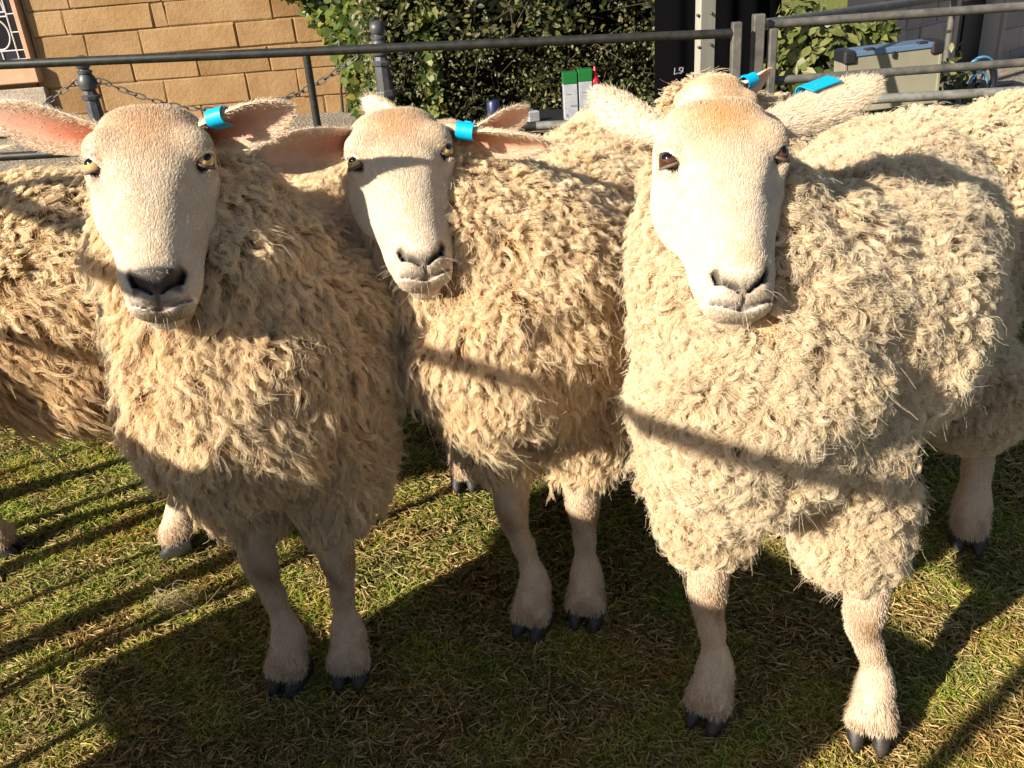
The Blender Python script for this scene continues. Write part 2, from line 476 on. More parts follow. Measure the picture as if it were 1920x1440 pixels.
def strand_locks(p, n, flow, length, lift, rad, K, P, curl, turns, rng, clump=0.3, fly=0.05, flat=1.0):
    """p,n,flow: (L,3); a lock of K strands round each root, wavy or curled"""
    L = len(p)
    t = nrm(flow - n * (flow * n).sum(1, keepdims=True)); b = np.cross(n, t)
    u = np.linspace(0, 1, P)[None, :, None]
    ln = (length * rng.uniform(0.75, 1.2, L))[:, None, None]
    lf = (lift * rng.uniform(0.7, 1.3, L))[:, None, None]
    # guide: out along the normal, then over into the flow
    g = n[:, None] * (lf * np.sin(np.minimum(u * 1.9, 1.75))) + t[:, None] * (ln * (0.25 * u + 0.75 * u ** 1.6))
    ph = rng.uniform(0, 2 * np.pi, L)[:, None, None]; tn = (turns * rng.uniform(0.7, 1.3, L))[:, None, None]
    am = (curl * rng.uniform(0.6, 1.4, L))[:, None, None] * np.minimum(u * 2.2, 1.0)
    hand = np.where(rng.random(L) < 0.5, 1, -1)[:, None, None]
    w1 = np.sin(2 * np.pi * tn * u + ph) - np.sin(ph); w2 = np.cos(2 * np.pi * tn * u + ph) - np.cos(ph)
    sway = (rng.normal(0, 0.18, L))[:, None, None] * ln * u ** 1.3
    g = g + b[:, None] * (am * w1 * hand + sway) + (t[:, None] * 0.6 + n[:, None] * 0.6 * flat) * am * w2
    G = p[:, None] + g                                            # L,P,3
    r = rad * np.sqrt(rng.random((L, K))); th = rng.uniform(0, 2 * np.pi, (L, K))
    ox = (r * np.cos(th))[..., None]; oy = (r * np.sin(th))[..., None]
    off0 = t[:, None] * ox + b[:, None] * oy                      # L,K,3
    sc = np.linspace(1, clump, P)[None, None, :, None] * np.ones((L, K, 1, 1))
    flm = rng.random((L, K)) < fly
    sc[flm] = np.linspace(1, 2.2, P)[None, :, None]
    lk = rng.uniform(0.72, 1.05, (L, K)); lk[flm] *= 1.2
    idx = lk[..., None] * np.linspace(0, P - 1, P)[None, None]     # shorten by re-sampling along the guide
    i0 = np.clip(idx.astype(int), 0, P - 2); fr = (idx - i0)[..., None]
    li = np.arange(L)[:, None, None]
    S = G[li, i0] * (1 - fr) + G[li, i0 + 1] * fr
    S = S + off0[:, :, None] * sc
    jit = rng.normal(0, 1, (L, K, 1, 3)) * (0.0014 + 0.0022 * flm[..., None, None]) * np.linspace(0, 1, P)[None, None, :, None]
    jit2 = rng.normal(0, 0.0006, (L, K, P, 3)); jit2[:, :, 0] = 0
    S = S + jit + jit2
    return S.reshape(L * K, P, 3)

def eye_mesh(n1=20, n2=12):
    V = []; Fs = []
    for i in range(n2 + 1):
        a = math.pi * i / n2
        for k in range(n1):
            b = 2 * math.pi * k / n1; V.append((EYE_R * math.sin(a) * math.cos(b), EYE_R * math.sin(a) * math.sin(b), EYE_R * math.cos(a) * (1.06 if a < 0.9 else 1)))
    for i in range(n2):
        for k in range(n1): Fs.append((i * n1 + k, i * n1 + (k + 1) % n1, (i + 1) * n1 + (k + 1) % n1, (i + 1) * n1 + k))
    me = bpy.data.meshes.new('eye'); me.from_pydata(V, [], Fs); me.update()
    me.polygons.foreach_set('use_smooth', np.ones(len(me.polygons), bool)); me.flip_normals(); return me
# ------------------------------------------------------------------ materials of the animals
M = {}
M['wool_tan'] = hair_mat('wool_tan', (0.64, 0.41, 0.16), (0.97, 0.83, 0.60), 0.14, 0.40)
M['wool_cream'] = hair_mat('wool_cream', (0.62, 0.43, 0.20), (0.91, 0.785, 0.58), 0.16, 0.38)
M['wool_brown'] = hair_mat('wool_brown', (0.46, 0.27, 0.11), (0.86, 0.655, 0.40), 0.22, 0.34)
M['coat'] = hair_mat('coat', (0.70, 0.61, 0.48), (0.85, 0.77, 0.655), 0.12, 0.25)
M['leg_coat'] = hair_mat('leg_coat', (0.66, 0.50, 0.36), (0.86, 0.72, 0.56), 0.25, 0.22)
k = NT('skin'); at_ = k.n('ShaderNodeAttribute', attribute_name='Col')
nz = k.ramp(k.noise(60, 5), [(0.3, (0.82, 0.80, 0.78)), (0.7, (1, 1, 1))])
c = k.mix(1.0, at_.outputs['Color'], nz, 'MULTIPLY')
k.set(color=c, rough=0.62, spec=0.25); k.bump(k.noise(420, 3), 0.25, 0.002)
k.b.inputs['Subsurface Weight'].default_value = 0.12; k.b.inputs['Subsurface Radius'].default_value = (0.012, 0.005, 0.003)
k.b.inputs['Subsurface Scale'].default_value = 0.6
M['skin'] = k.m
def eye_mat(name, iris, inner):
    k = NT(name); tc = k.n('ShaderNodeTexCoord'); sp = k.n('ShaderNodeSeparateXYZ'); k.l(tc.outputs['Object'], sp.inputs[0])
    def mth(op, a, b=None, c_=None):
        q = k.n('ShaderNodeMath', operation=op)
        for i, v in enumerate((a, b, c_)):
            if v is None: continue
            if isinstance(v, (int, float)): q.inputs[i].default_value = v
            else: k.l(v, q.inputs[i])
        return q.outputs[0]
    def el(rx, ry):
        x = mth('POWER', mth('ABSOLUTE', mth('DIVIDE', sp.outputs[0], rx)), 2.6); y = mth('POWER', mth('ABSOLUTE', mth('DIVIDE', sp.outputs[1], ry)), 2.6)
        return mth('ADD', x, y)
    pup = mth('LESS_THAN', el(0.0060, 0.0036), 1.0); ir = mth('LESS_THAN', el(0.0100, 0.0100), 1.0)
    front = mth('GREATER_THAN', sp.outputs[2], 0.0); ir = mth('MULTIPLY', ir, front); pup = mth('MULTIPLY', pup, front)
    ic = k.ramp(k.noise(500, 3), [(0.3, inner), (0.7, iris)])
    c = k.mix(ir, (0.05, 0.028, 0.02), ic); c = k.mix(pup, c, (0.003, 0.003, 0.004))
    k.set(color=c, rough=0.04, spec=0.6); return k.m
M['eye_amber'] = eye_mat('eye_amber', (0.58, 0.40, 0.18), (0.46, 0.28, 0.10))
M['eye_brown'] = eye_mat('eye_brown', (0.085, 0.036, 0.016), (0.045, 0.018, 0.009))
k = NT('hoof_horn'); k.set(color=k.ramp(k.noise(40, 4, stretch=(1, 1, 5)), [(0.3, (0.012, 0.011, 0.011)), (0.75, (0.045, 0.038, 0.033))]), rough=0.55)
k.bump(k.noise(120, 3, stretch=(1, 1, 6)), 0.4, 0.002); M['hoof'] = k.m
k = NT('tag_plastic'); k.set(color=(0.0, 0.36, 0.62), rough=0.35); k.bump(k.noise(90, 2), 0.05, 0.001); M['tag'] = k.m

EYE_MESH = {}
for q in ('eye_amber', 'eye_brown'):
    EYE_MESH[q] = eye_mesh(); EYE_MESH[q].materials.append(M[q])

def mat4(R, p):
    mm = Matrix.Identity(4)
    for i in range(3):
        for j in range(3): mm[i][j] = R[i][j]
        mm[i][3] = p[i]
    return mm

def vis_weight(p, n, lowbehind=0.25):
    """1 where the camera side of the animal is, less on the far side"""
    v = nrm(CAM - p); c = (v * n).sum(1)
    wgt = np.clip((c + 0.45) / 0.3, lowbehind, 1)
    q = p - CAM; d = q @ fw; x = 960 + F_PX * (q @ rt) / np.maximum(d, 0.05); y = 720 - F_PX * (q @ up) / np.maximum(d, 0.05)
    out = (x < -160) | (x > 2080) | (y < -160) | (y > 1600) | (d < 0.1)
    return np.where(out, 0.2, wgt)

def make_sheep(sp):
    rng = np.random.default_rng(sp['seed'])
    Fx = np.array([*sp['F'], 0.0]); a = nrm(np.array([*sp['axis'], 0.0])); b = np.cross(np.array([0, 0, 1.0]), a)   # b: image right when the sheep faces us is -b side
    sc = sp.get('scale', 1.0)
    root = empty('sheep', Fx, sp['label'], 'sheep', 'sheep in the pen')
    # --- head frame
    E = sp['eye']; N_ = sp['nose']; l = nrm(sp['lat']); d = N_ - E; d = nrm(d - l * (d @ l)); vv = np.cross(d, l)
    be = math.atan2(0.012, 0.158); s_ = nrm(d * math.cos(be) - vv * math.sin(be)); v_ = np.cross(s_, l); x_ = -l
    hs = sp.get('hs', 1.0); Rh = np.stack([x_, s_, v_], 1)
    P0 = E - Rh @ np.array([0, EYE[1], EYE[2] + 0.008]) * hs
    h2w = lambda q: P0 + (np.asarray(q) * hs) @ Rh.T
    w2h = lambda q: ((q - P0) @ Rh) / hs
    # --- body field
    P = lambda al, la, z: Fx + a * al * sc + b * la * sc + np.array([0, 0, (z + (sp.get('zoff', 0.0) if z > 0.5 else 0)) * sc])
    ax = np.stack([a, b, np.array([0, 0, 1.0])])
    fat = sp.get('fat', 1.0)
    lean = sp.get('lean', 0.0)
    prims = [('e', P(0.04, lean, 0.555), (0.16, 0.145 * fat, 0.165), 0.05), ('e', P(0.33, 0, 0.555), (0.30, 0.182 * fat, 0.168), 0.06),
             ('e', P(0.62, 0, 0.565), (0.18, 0.165 * fat, 0.165), 0.06), ('e', P(-0.055, lean, 0.535), (0.11, 0.115 * fat, 0.13), 0.05)]
    prims += [('e', P(*e_[0]), e_[1], 0.06) for e_ in sp.get('extra', [])]
    hb = h2w((0, 0.062, -0.052)); nb = P(0.03, lean, 0.63)
    nm = 0.42 * nb + 0.58 * hb + a * 0.012 + np.array([0, 0, -0.03])
    nr = sp.get('neck', 1.0)
    lo = np.minimum(P(-0.25, -0.32, 0), P(0.9, 0.32, 0)); hi = np.maximum(P(-0.25, -0.32, 0), P(0.9, 0.32, 0))
    lo = np.minimum(lo, P(-0.25, 0.32, 0)); lo = np.minimum(lo, P(0.9, -0.32, 0)); hi = np.maximum(hi, P(-0.25, 0.32, 0)); hi = np.maximum(hi, P(0.9, -0.32, 0))
    legs = sp['legs']
    pts = np.array([hb + 0.13, hb - 0.13] + [np.array([q[0], q[1], 0.1]) + e for q in legs for e in (0.07, -0.07)])
    lo = np.minimum(lo, pts.min(0)); hi = np.maximum(hi, pts.max(0)); lo[2] = -0.01; hi[2] = max(0.82 * sc, hb[2] + 0.12)
    fl = Field(lo, hi, sp.get('vox', 0.0085))
    for _, c, r, kk in prims: fl.ell(c, np.array(r) * sc, ax, kk)
    for (c1, c2, rr_) in sp.get('barrel', []): fl.cone(P(*c1), P(*c2), rr_ * sc, rr_ * sc * 0.97, 0.06)
    fl.cone(nb, nm, 0.128 * nr * sc, 0.108 * nr * sc, 0.06); fl.cone(nm, hb, 0.104 * nr * sc, 0.060, 0.05)
    fl.ell(P(0.80, 0, 0.55), (0.04, 0.03, 0.10), ax, 0.03)           # tail
    legseg = []
    for i, q in enumerate(legs):
        q = np.array([q[0], q[1], 0.0]); side = np.sign((q - Fx) @ b) or 1.0
        f_ = -nrm(a + b * (0.12 * -side)) if len(legs[i]) < 3 else nrm(np.array([*legs[i][2], 0.0]))
        bulk = sp.get('bulk', 1.0)
        if i < 2:
            hip = P(0.05, 0.095 * side + lean, 0.50); kn = q + np.array([0, 0, 0.245 * sc]) - f_ * 0.004; kn = kn * 0.72 + (hip * np.array([1, 1, 0]) + np.array([0, 0, 0.245 * sc])) * 0.28
            el = kn * 0.55 + hip * 0.45 - f_ * 0.012; el[2] = 0.37 * sc
            fe = q + np.array([0, 0, 0.085]) - f_ * 0.016; ca = (kn + fe) / 2
            ch = [(hip, 0.078), (el, 0.056), (kn + np.array([0, 0, 0.045]), 0.0265), (kn + f_ * 0.004 + np.array([0, 0, 0.012]), 0.0235), (kn + f_ * 0.003 - np.array([0, 0, 0.012]), 0.0225), (kn - np.array([0, 0, 0.04]), 0.0175), (ca, 0.0155), (fe + np.array([0, 0, 0.025]), 0.0170), (fe, 0.0235), (q + np.array([0, 0, 0.054]), 0.0225), (q + np.array([0, 0, 0.046]) + f_ * 0.006, 0.021)]
        else:
            hip = P(0.60, 0.09 * side, 0.50); st = q * 0.7 + hip * np.array([0.3, 0.3, 0]) + np.array([0, 0, 0.36 * sc]) + f_ * 0.05
            ho = q + np.array([0, 0, 0.235 * sc]) - f_ * 0.065; fe = q + np.array([0, 0, 0.085]) - f_ * 0.02; ca = (ho + fe) / 2
            ch = [(hip, 0.12), (st, 0.075), ((st + ho) / 2, 0.045), (ho, 0.033), (ca, 0.0225), (fe, 0.0285), (q + np.array([0, 0, 0.052]), 0.0255), (q + np.array([0, 0, 0.042]) + f_ * 0.006, 0.024)]
        for (p1, r1), (p2, r2) in zip(ch[:-1], ch[1:]):
            fl.cone(p1, p2, r1 * bulk, r2 * bulk, 0.018 if r1 < 0.05 else 0.035)
        if i < 2:      # soft split between the two toes and dew claws
            for sg in (-1, 1): fl.cone(q + np.cross(f_, [0, 0, 1]) * 0.014 * sg + np.array([0, 0, 0.05]), q + np.cross(f_, [0, 0, 1]) * 0.017 * sg + f_ * 0.012 + np.array([0, 0, 0.044]), 0.0180, 0.0165, 0.008)
        legseg.append((q, f_, ch, side))
    BV, BQ = fl.mesh()
    BN = vnormals(BV, BQ)
    # lumps in the fleece
    lump = 0.010 * np.sin(BV[:, 0] * 31 + 2.0 * np.sin(BV[:, 2] * 23 + sp['seed'])) * np.sin(BV[:, 2] * 29 + 1.7 * np.sin(BV[:, 1] * 27)) + 0.005 * np.sin(BV[:, 0] * 71 + 2 * np.sin(BV[:, 1] * 55)) * np.sin(BV[:, 2] * 77 + sp['seed'])
    BV = BV + BN * (lump * np.clip((BV[:, 2] - 0.30) / 0.08, 0, 1) * np.clip(np.linalg.norm(BV - hb, axis=1) / 0.12 - 0.6, 0, 1))[:, None]
    BN = vnormals(BV, BQ)
    # classify
    ld = np.full(len(BV), 9.0)
    for q, f_, ch, side in legseg:
        for (p1, r1), (p2, r2) in zip(ch[2 if ch[0][1] < 0.1 else 3:-1], ch[3 if ch[0][1] < 0.1 else 4:]):
            ab = p2 - p1; t = np.clip((BV - p1) @ ab / (ab @ ab), 0, 1); ld = np.minimum(ld, np.linalg.norm(BV - p1 - t[:, None] * ab, axis=1) - (r1 + (r2 - r1) * t))
    hc_ = w2h(BV)
    inhead = (np.abs(hc_[:, 0]) < 0.052) & (hc_[:, 1] > 0.02) & (hc_[:, 1] < 0.27) & (hc_[:, 2] > -0.030) & (hc_[:, 2] < 0.07)
    zoff = sp.get('zoff', 0.0)
    zc = sp.get('zcut', 0.315) * sc
    isleg = (ld < 0.016) & (BV[:, 2] < zc + 0.02 * np.sin(BV[:, 0] * 90) * np.cos(BV[:, 1] * 70))
    wool = ~isleg
    bc = np.where(isleg[:, None], np.array([0.60, 0.47, 0.34]), np.array(sp.get('deep', (0.38, 0.25, 0.12))))
    kn_ = np.exp(-((BV[:, 2] - 0.20) / 0.05) ** 2)[:, None] * isleg[:, None] * 0.5
    bc = bc * (1 - kn_) + np.array([0.36, 0.26, 0.15]) * kn_
    # --- head + ears joined with the body into one mesh
    HV = h2w(HEAD_V); hcx = head_color(HEAD_V, sp.get('nose_dark', 0.2), sp.get('rosy', 0.6), rng)
    VV = [BV, HV]; QQ = [BQ, HEAD_Q + len(BV)]; CC = [bc, hcx]; nv = len(BV) + len(HV)
    ears = []
    for e in sp['ears']:
        bx = h2w((e.get('bx', 0.056) * (-1 if e['side'] > 0 else 1), 0.028, 0.006)); tip = e['tip']
        axv = tip - bx
        EV, EQ, dim, O_, I_ = ear_mesh(bx, axv, np.array(e['open'], float), np.linalg.norm(axv), e.get('w', 0.034), e.get('cup', 0.5), e.get('droop', 0.0))
        if dim and (np.cross(EV[EQ[0, 1]] - EV[EQ[0, 0]], EV[EQ[0, 2]] - EV[EQ[0, 0]]) @ np.array(e['open'])) > 0: EQ = EQ[:, ::-1]
        half = len(EV) // 2; tt = np.repeat(np.linspace(0, 1, dim[0]), dim[1]); uu = np.tile(np.linspace(-1, 1, dim[1]), dim[0])
        inn = np.array(e.get('pink', (0.56, 0.21, 0.13))); core = np.clip(1 - np.abs(uu) ** 2.5, 0, 1) * np.clip(1.15 - tt * 0.75, 0, 1)
        deep = np.array([0.26, 0.06, 0.03]); dk = (np.clip(1 - tt / 0.55, 0, 1) * core)[:, None]
        ci = np.array([0.80, 0.66, 0.54]) * (1 - core[:, None]) + inn * core[:, None]; ci = ci * (1 - dk) + deep * dk
        ribs = (0.5 + 0.5 * np.sin(uu * 9 + tt * 2))[:, None] * 0.22 * core[:, None]; ci = ci * (1 - ribs) + np.array([0.64, 0.36, 0.26]) * ribs
        ec = np.concatenate([np.tile([0.80, 0.69, 0.55], (half, 1)), ci])
        VV.append(EV); QQ.append(EQ + nv); CC.append(ec); nv += len(EV); ears.append((e, O_, I_, nrm(axv), EV, EQ))
    body = mesh_np('body', np.concatenate(VV), np.concatenate(QQ), M['skin'], root, True, np.concatenate(CC))
    # --- eyes
    for sx in (-1, 1):
        em = sp.get('eyemat', 'eye_amber')
        nn = Rh @ (EYE_N * np.array([sx, 1, 1])); p = h2w(EYE * np.array([sx, 1, 1])) + nn * 0.0012
        xa = s_ * 0.95 + v_ * 0.3 * -1; xa = nrm(xa * 0.35 + np.cross(nn, np.array([0, 0, 1.0])) * 0.9); xa = nrm(xa - nn * (xa @ nn)); ya = np.cross(nn, xa)
        o = bpy.data.objects.new('eye', EYE_MESH[em]); link(o, root); gz = Rh @ nrm(np.array([0.50 * sx, 0.02, 0.86])); xa = nrm(xa - gz * (xa @ gz)); ya = np.cross(gz, xa); o.matrix_basis = mat4(np.stack([xa, ya, gz], 1), p) 
        # upper lid, a bent fleshy rim following the eyeball
        mb = MB(); ts = np.linspace(-1.08, 1.08, 13); upv = nrm(-s_ + v_ * 0.15); upv = nrm(upv - nn * (upv @ nn)); rv = np.cross(upv, nn)
        for sg, op, rr in ((1, 0.84, 0.0034), (-1, 0.92, 0.0021)):
            pts = [p + (nn * math.cos(op) * math.cos(t) + upv * sg * math.sin(op) * math.cos(t) ** 0.5 + rv * math.sin(t) * 0.98) * (EYE_R * 1.09) for t in ts]
            mb.tube(pts, [rr * (0.35 + 0.65 * math.cos(t * 0.95)) for t in ts], 7)
        lo_ = mb; nh_ = len(lo_.v) // 2; ob = mesh_np('eyelid', lo_.v, lo_.f, M['skin'], root, True, np.concatenate([np.tile([0.40, 0.30, 0.22], (nh_, 1)), np.tile([0.15, 0.11, 0.085], (nh_, 1))]))
        # lashes / brow hair
        K_ = 34; t = rng.uniform(-1.1, 1.1, K_); Pp = np.zeros((K_, 4, 3))
        for j, u in enumerate(np.linspace(0, 1, 4)):
            bs = p + (nn * (math.cos(1.0) * np.cos(t))[:, None] + upv * (math.sin(1.0) * np.cos(t) ** 0.5)[:, None] + rv * np.sin(t)[:, None]) * EYE_R * 1.12
            Pp[:, j] = bs + (nn * 0.9 + np.array([0, 0, -0.55]) * u + upv * 0.5) * 0.010 * u + rv * (np.sin(t) * 0.004 * u)[:, None]
        curves_obj('eyelashes', Pp, np.linspace(0.00035, 0.0001, 4), M['coat'], root)
    # --- hooves
    for q, f_, ch, side in legseg:
        lat = np.cross(f_, [0, 0, 1.0]); mb = MB()
        for sg in (-1, 1):
            c0 = q + lat * 0.0170 * sg
            prof = [(-0.028, 0.0165, 0.046), (-0.016, 0.0205, 0.047), (0.004, 0.021, 0.045), (0.022, 0.0165, 0.033), (0.036, 0.009, 0.017), (0.039, 0.002, 0.006)]
            V = []; n_ = 10
            for (y, wd, hgt) in prof:
                for kk in range(n_):
                    an = 2 * math.pi * kk / n_; px = math.cos(an); pz = math.sin(an)
                    V.append(c0 + lat * (px * wd * 0.80) + f_ * (y - 0.006 * pz * (pz > 0) * 0) + np.array([0, 0, (hgt * 0.5 + hgt * 0.5 * np.sign(pz) * abs(pz) ** 0.7)]))
            Fs = [(i * n_ + kk, i * n_ + (kk + 1) % n_, (i + 1) * n_ + (kk + 1) % n_, (i + 1) * n_ + kk) for i in range(len(prof) - 1) for kk in range(n_)]
            Fs += [tuple(range(n_))[::-1], tuple((len(prof) - 1) * n_ + kk for kk in range(n_))]
            mb.add(V, Fs)
        mb.build('hoof', M['hoof'], root, True)
    # --- tag
    for e, O_, I_, axv, EV, EQ in ears:
        if 'tag' not in e: continue
        tg = e['tag']; i = int(round(tg['t'] * (O_.shape[0] - 1))); j = 0 if O_[i, 0][2] > O_[i, -1][2] else O_.shape[1] - 1
        edge = O_[i, j]; mid = (O_[i, O_.shape[1] // 2] + I_[i, O_.shape[1] // 2]) / 2; inw = nrm(mid - edge); inw = nrm(inw - axv * (inw @ axv)); oth = np.cross(axv, inw)
        ln = tg.get('len', 0.022); rr = tg.get('r', 0.0085); dep = tg.get('depth', 0.012); mb = MB(); prof = []
        for t in np.linspace(-1, 1, 15):
            an = t * math.pi * 0.5
            prof.append((-math.cos(an) * rr, math.sin(an) * rr))
        prof = [(dep, -rr)] + prof + [(dep * tg.get('front', 1.0), rr)]
        V = []; th = 0.0013; n_ = len(prof)
        tw = tg.get('twist', 0.0)
        al = nrm(axv * math.cos(tw) + inw * math.sin(tw)); iw = np.cross(oth, al) * (1 if np.cross(oth, al) @ inw > 0 else -1)
        for xx in (-ln / 2, ln / 2):
            for sgn in (0, th):
                for (c1, c2) in prof:
                    nv_ = nrm(np.array([c1 if c1 < 0 else 0.0, c2])); V.append(edge + inw * 0.003 + al * xx + iw * (c1 + nv_[0] * sgn) + oth * (c2 + nv_[1] * sgn))
        Fs = []
        for kk in range(n_ - 1):
            Fs.append((kk, kk + 1, 2 * n_ + kk + 1, 2 * n_ + kk)); Fs.append((n_ + kk, 3 * n_ + kk, 3 * n_ + kk + 1, n_ + kk + 1))
            Fs.append((kk, n_ + kk, n_ + kk + 1, kk + 1)); Fs.append((2 * n_ + kk, 2 * n_ + kk + 1, 3 * n_ + kk + 1, 3 * n_ + kk))
        Fs += [(0, 2 * n_, 3 * n_, n_), (n_ - 1, 2 * n_ - 1, 4 * n_ - 1, 3 * n_ - 1)]
        mb.add(V, Fs); mb.box(edge + inw * (dep * 0.9) + oth * (rr + 0.002) * 1 , (ln * 0.45, 0.006, 0.003), np.stack([al, iw, oth]), 0.001)
        mb.build('ear_tag', M['tag'], root, True)
    # --- coat: short hair of face, ears and legs
    dq = sp.get('q', 1.0)
    hp, hq = tri_sample(HEAD_V, HEAD_Q, 760000 * dq, rng); HN = vnormals(HEAD_V, HEAD_Q)
    hn = nrm(HN[HEAD_Q[hq]].mean(1)); x = np.abs(hp[:, 0]); y = hp[:, 1]; z = hp[:, 2]
    de = np.sqrt((x - EYE[0]) ** 2 + (y - EYE[1]) ** 2 + (z - EYE[2]) ** 2)
    d1, _ = seg2(x, y, NA, NB_); d2, _ = seg2(x, y, NB_, NC)
    ym = MY - 0.0075 * (x / 0.03) ** 2
    keep = (de > 0.0180) & ~((np.minimum(d1, d2) < 0.0020 + 0.006 * sp.get('nose_dark', 0.2)) & (z > -0.02)) & ~((np.abs(y - ym) < 0.003) & (x < 0.04) & (z > -0.04))
    keep &= ~((x < 0.030 * (sp.get('nose_dark', 0.2) > 0.5)) & (y > 0.230) & (y < 0.262) & (z > 0.0) & (rng.random(len(x)) < 0.9))
    keep &= ~((y > 0.256) & (x < 0.035) & (z > 0.0) & (rng.random(len(x)) < 0.25))
    hp = hp[keep]; hn = hn[keep]; y = y[keep]; x = x[keep]; z = z[keep]
    # flow: from the nose up and outwards towards the poll
    flw = np.stack([hp[:, 0] * 6, -np.ones(len(y)) * 1.0, -0.25 * np.ones(len(y))], 1)
    muz = np.clip((y - 0.21) / 0.05, 0, 1)[:, None]; flw = flw * (1 - muz) + np.stack([hp[:, 0] * 12, np.ones(len(y)) * 0.5, -np.ones(len(y)) * 0.4], 1) * muz
    wh = hp * hs @ Rh.T + P0; wn = hn @ Rh.T; wf = flw @ Rh.T + rng.normal(0, 0.20, hp.shape)
    crown = np.clip((0.045 - y) / 0.05, 0, 1) * np.clip((0.08 - x) / 0.05, 0, 1); jaw = np.clip((-0.045 - z) / 0.03, 0, 1) * np.clip((0.2 - y) / 0.05, 0, 1)
    ln = (0.0048 + 0.007 * crown * sp.get('tuft', 1.0) + 0.006 * jaw) * rng.uniform(0.6, 1.3, len(y)) * (1 - 0.35 * muz[:, 0])
    wf = nrm(wf - wn * (wf * wn).sum(1, keepdims=True)); n_ = 4; u = np.linspace(0, 1, n_)[None, :, None]
    liftv = (0.20 + 0.45 * crown + 0.25 * jaw)[:, None, None]
    Sp = wh[:, None] + ln[:, None, None] * (wn[:, None] * liftv * np.sin(u * 1.4) + wf[:, None] * (0.35 * u + 0.65 * u ** 1.5))
    fh = np.exp(-((x / 0.050) ** 2 + ((y - 0.045) / 0.042) ** 2)) * (z > -0.01) * sp.get('rosy', 0.6)
    fh = fh + 0.45 * np.exp(-((x / 0.024) ** 2 + ((y - 0.222) / 0.020) ** 2)) * (z > 0) * (sp.get('rosy', 0.6) > 1)
    tn = 1 - np.clip(fh, 0, 1.2)[:, None] * np.array([0.10, 0.32, 0.54])
    dirt = (0.5 + 0.5 * np.sin(hp[:, 0] * 95 + 3 * np.sin(y * 60) + sp['seed']) * np.cos(y * 80 + 2 * np.sin(hp[:, 0] * 70)))[:, None]
    tn = tn * (1 - dirt * np.array([0.05, 0.09, 0.16]))
    gm = (np.clip((y - 0.236) / 0.02, 0, 1) * np.clip((0.036 - x) / 0.012, 0, 1) * (z > -0.01))[:, None]
    tn = tn * (1 - gm * (0.12 + 0.62 * sp.get('nose_dark', 0.2)) * np.array([0.62, 0.68, 0.72]))
    ek = np.clip((0.027 - de[keep]) / 0.010, 0, 1)[:, None]; tn = tn * (1 - ek * np.array([0.22, 0.28, 0.34]))
    tn = tn * np.array(sp.get('coat_tint', (1, 1, 1)))
    TN = [tn]
    Sets = [Sp]; Rs = [np.tile(np.array([0.0002, 0.00018, 0.00014, 0.00005]), (len(Sp), 1))]
    wk = np.flatnonzero((y > 0.238) & (rng.random(len(y)) < 0.006)); wl = rng.uniform(0.012, 0.026, len(wk))
    Sets.append(wh[wk][:, None] + wl[:, None, None] * (wn[wk][:, None] * u * 0.9 + (wf[wk] + np.array([0, 0, -0.5]))[:, None] * 0.5 * u ** 2)); Rs.append(np.tile(np.array([0.00016, 0.00014, 0.0001, 0.00004]), (len(wk), 1))); TN.append(np.ones((len(wk), 3)))
    for e, O_, I_, axv, EV, EQ in ears:
        hf = len(EV) // 2; EN = vnormals(EV, EQ); ep, eq = tri_sample(EV, EQ, 520000 * dq, rng); inner = (EQ[eq] >= hf).all(1)
        nu_ = O_.shape[1]
        edge = np.isin((EQ[eq] % hf) % nu_, [0, 1, nu_ - 2, nu_ - 1]).any(1)
        kp = ~inner | (edge & (rng.random(len(ep)) < 0.6)) | (rng.random(len(ep)) < 0.05); ep = ep[kp]; en = nrm(EN[EQ[eq]].mean(1))[kp]
        ef = nrm(np.tile(axv, (len(ep), 1)) + rng.normal(0, 0.35, ep.shape)); ln = e.get('fur', 0.010) * rng.uniform(0.4, 1.2, len(ep)) * np.where(edge[kp], 1.0, 0.75)
        Sets.append(ep[:, None] + ln[:, None, None] * (en[:, None] * 0.28 * np.sin(u * 1.4) + ef[:, None] * u)); Rs.append(np.tile(np.array([0.00022, 0.0002, 0.00015, 0.00005]), (len(ep), 1))); TN.append(np.tile(np.array([0.97, 0.92, 0.84]) * np.array(sp.get('coat_tint', (1, 1, 1))), (len(ep), 1)))
    curves_obj('coat_hair', np.concatenate(Sets), np.concatenate(Rs), M['coat'], root, None, np.concatenate(TN))
    lq = BQ[isleg[BQ].all(1)]
    lp, li_ = tri_sample(BV, lq, 260000 * dq, rng); lnn = nrm(BN[lq[li_]].mean(1))
    past = np.clip((0.095 - lp[:, 2]) / 0.03, 0, 1)
    kl = lp[:, 2] > 0.033; lp = lp[kl]; lnn = lnn[kl]; past = past[kl]
    lf = nrm(np.array([0, 0, -1.0]) + rng.normal(0, 0.22, lp.shape)); ln = (0.0050 + 0.0055 * past) * rng.uniform(0.6, 1.3, len(lp))
    ln = np.minimum(ln, np.maximum(lp[:, 2] - 0.027, 0.003))
    Sp = lp[:, None] + ln[:, None, None] * (lnn[:, None] * (0.25 + 0.15 * past)[:, None, None] * np.sin(u * 1.4) + lf[:, None] * u)
    kd = np.exp(-((lp[:, 2] - 0.215) / 0.045) ** 2) * (0.5 + 0.5 * np.sin(lp[:, 0] * 130 + lp[:, 2] * 50)); pd = np.exp(-((lp[:, 2] - 0.055) / 0.02) ** 2) * (0.5 + 0.5 * np.sin(lp[:, 1] * 150 + lp[:, 0] * 110 + 1))
    st = np.clip(0.5 + 0.5 * np.sin(lp[:, 0] * 210 + lp[:, 2] * 35 + 2 * np.sin(lp[:, 1] * 160)), 0, 1)
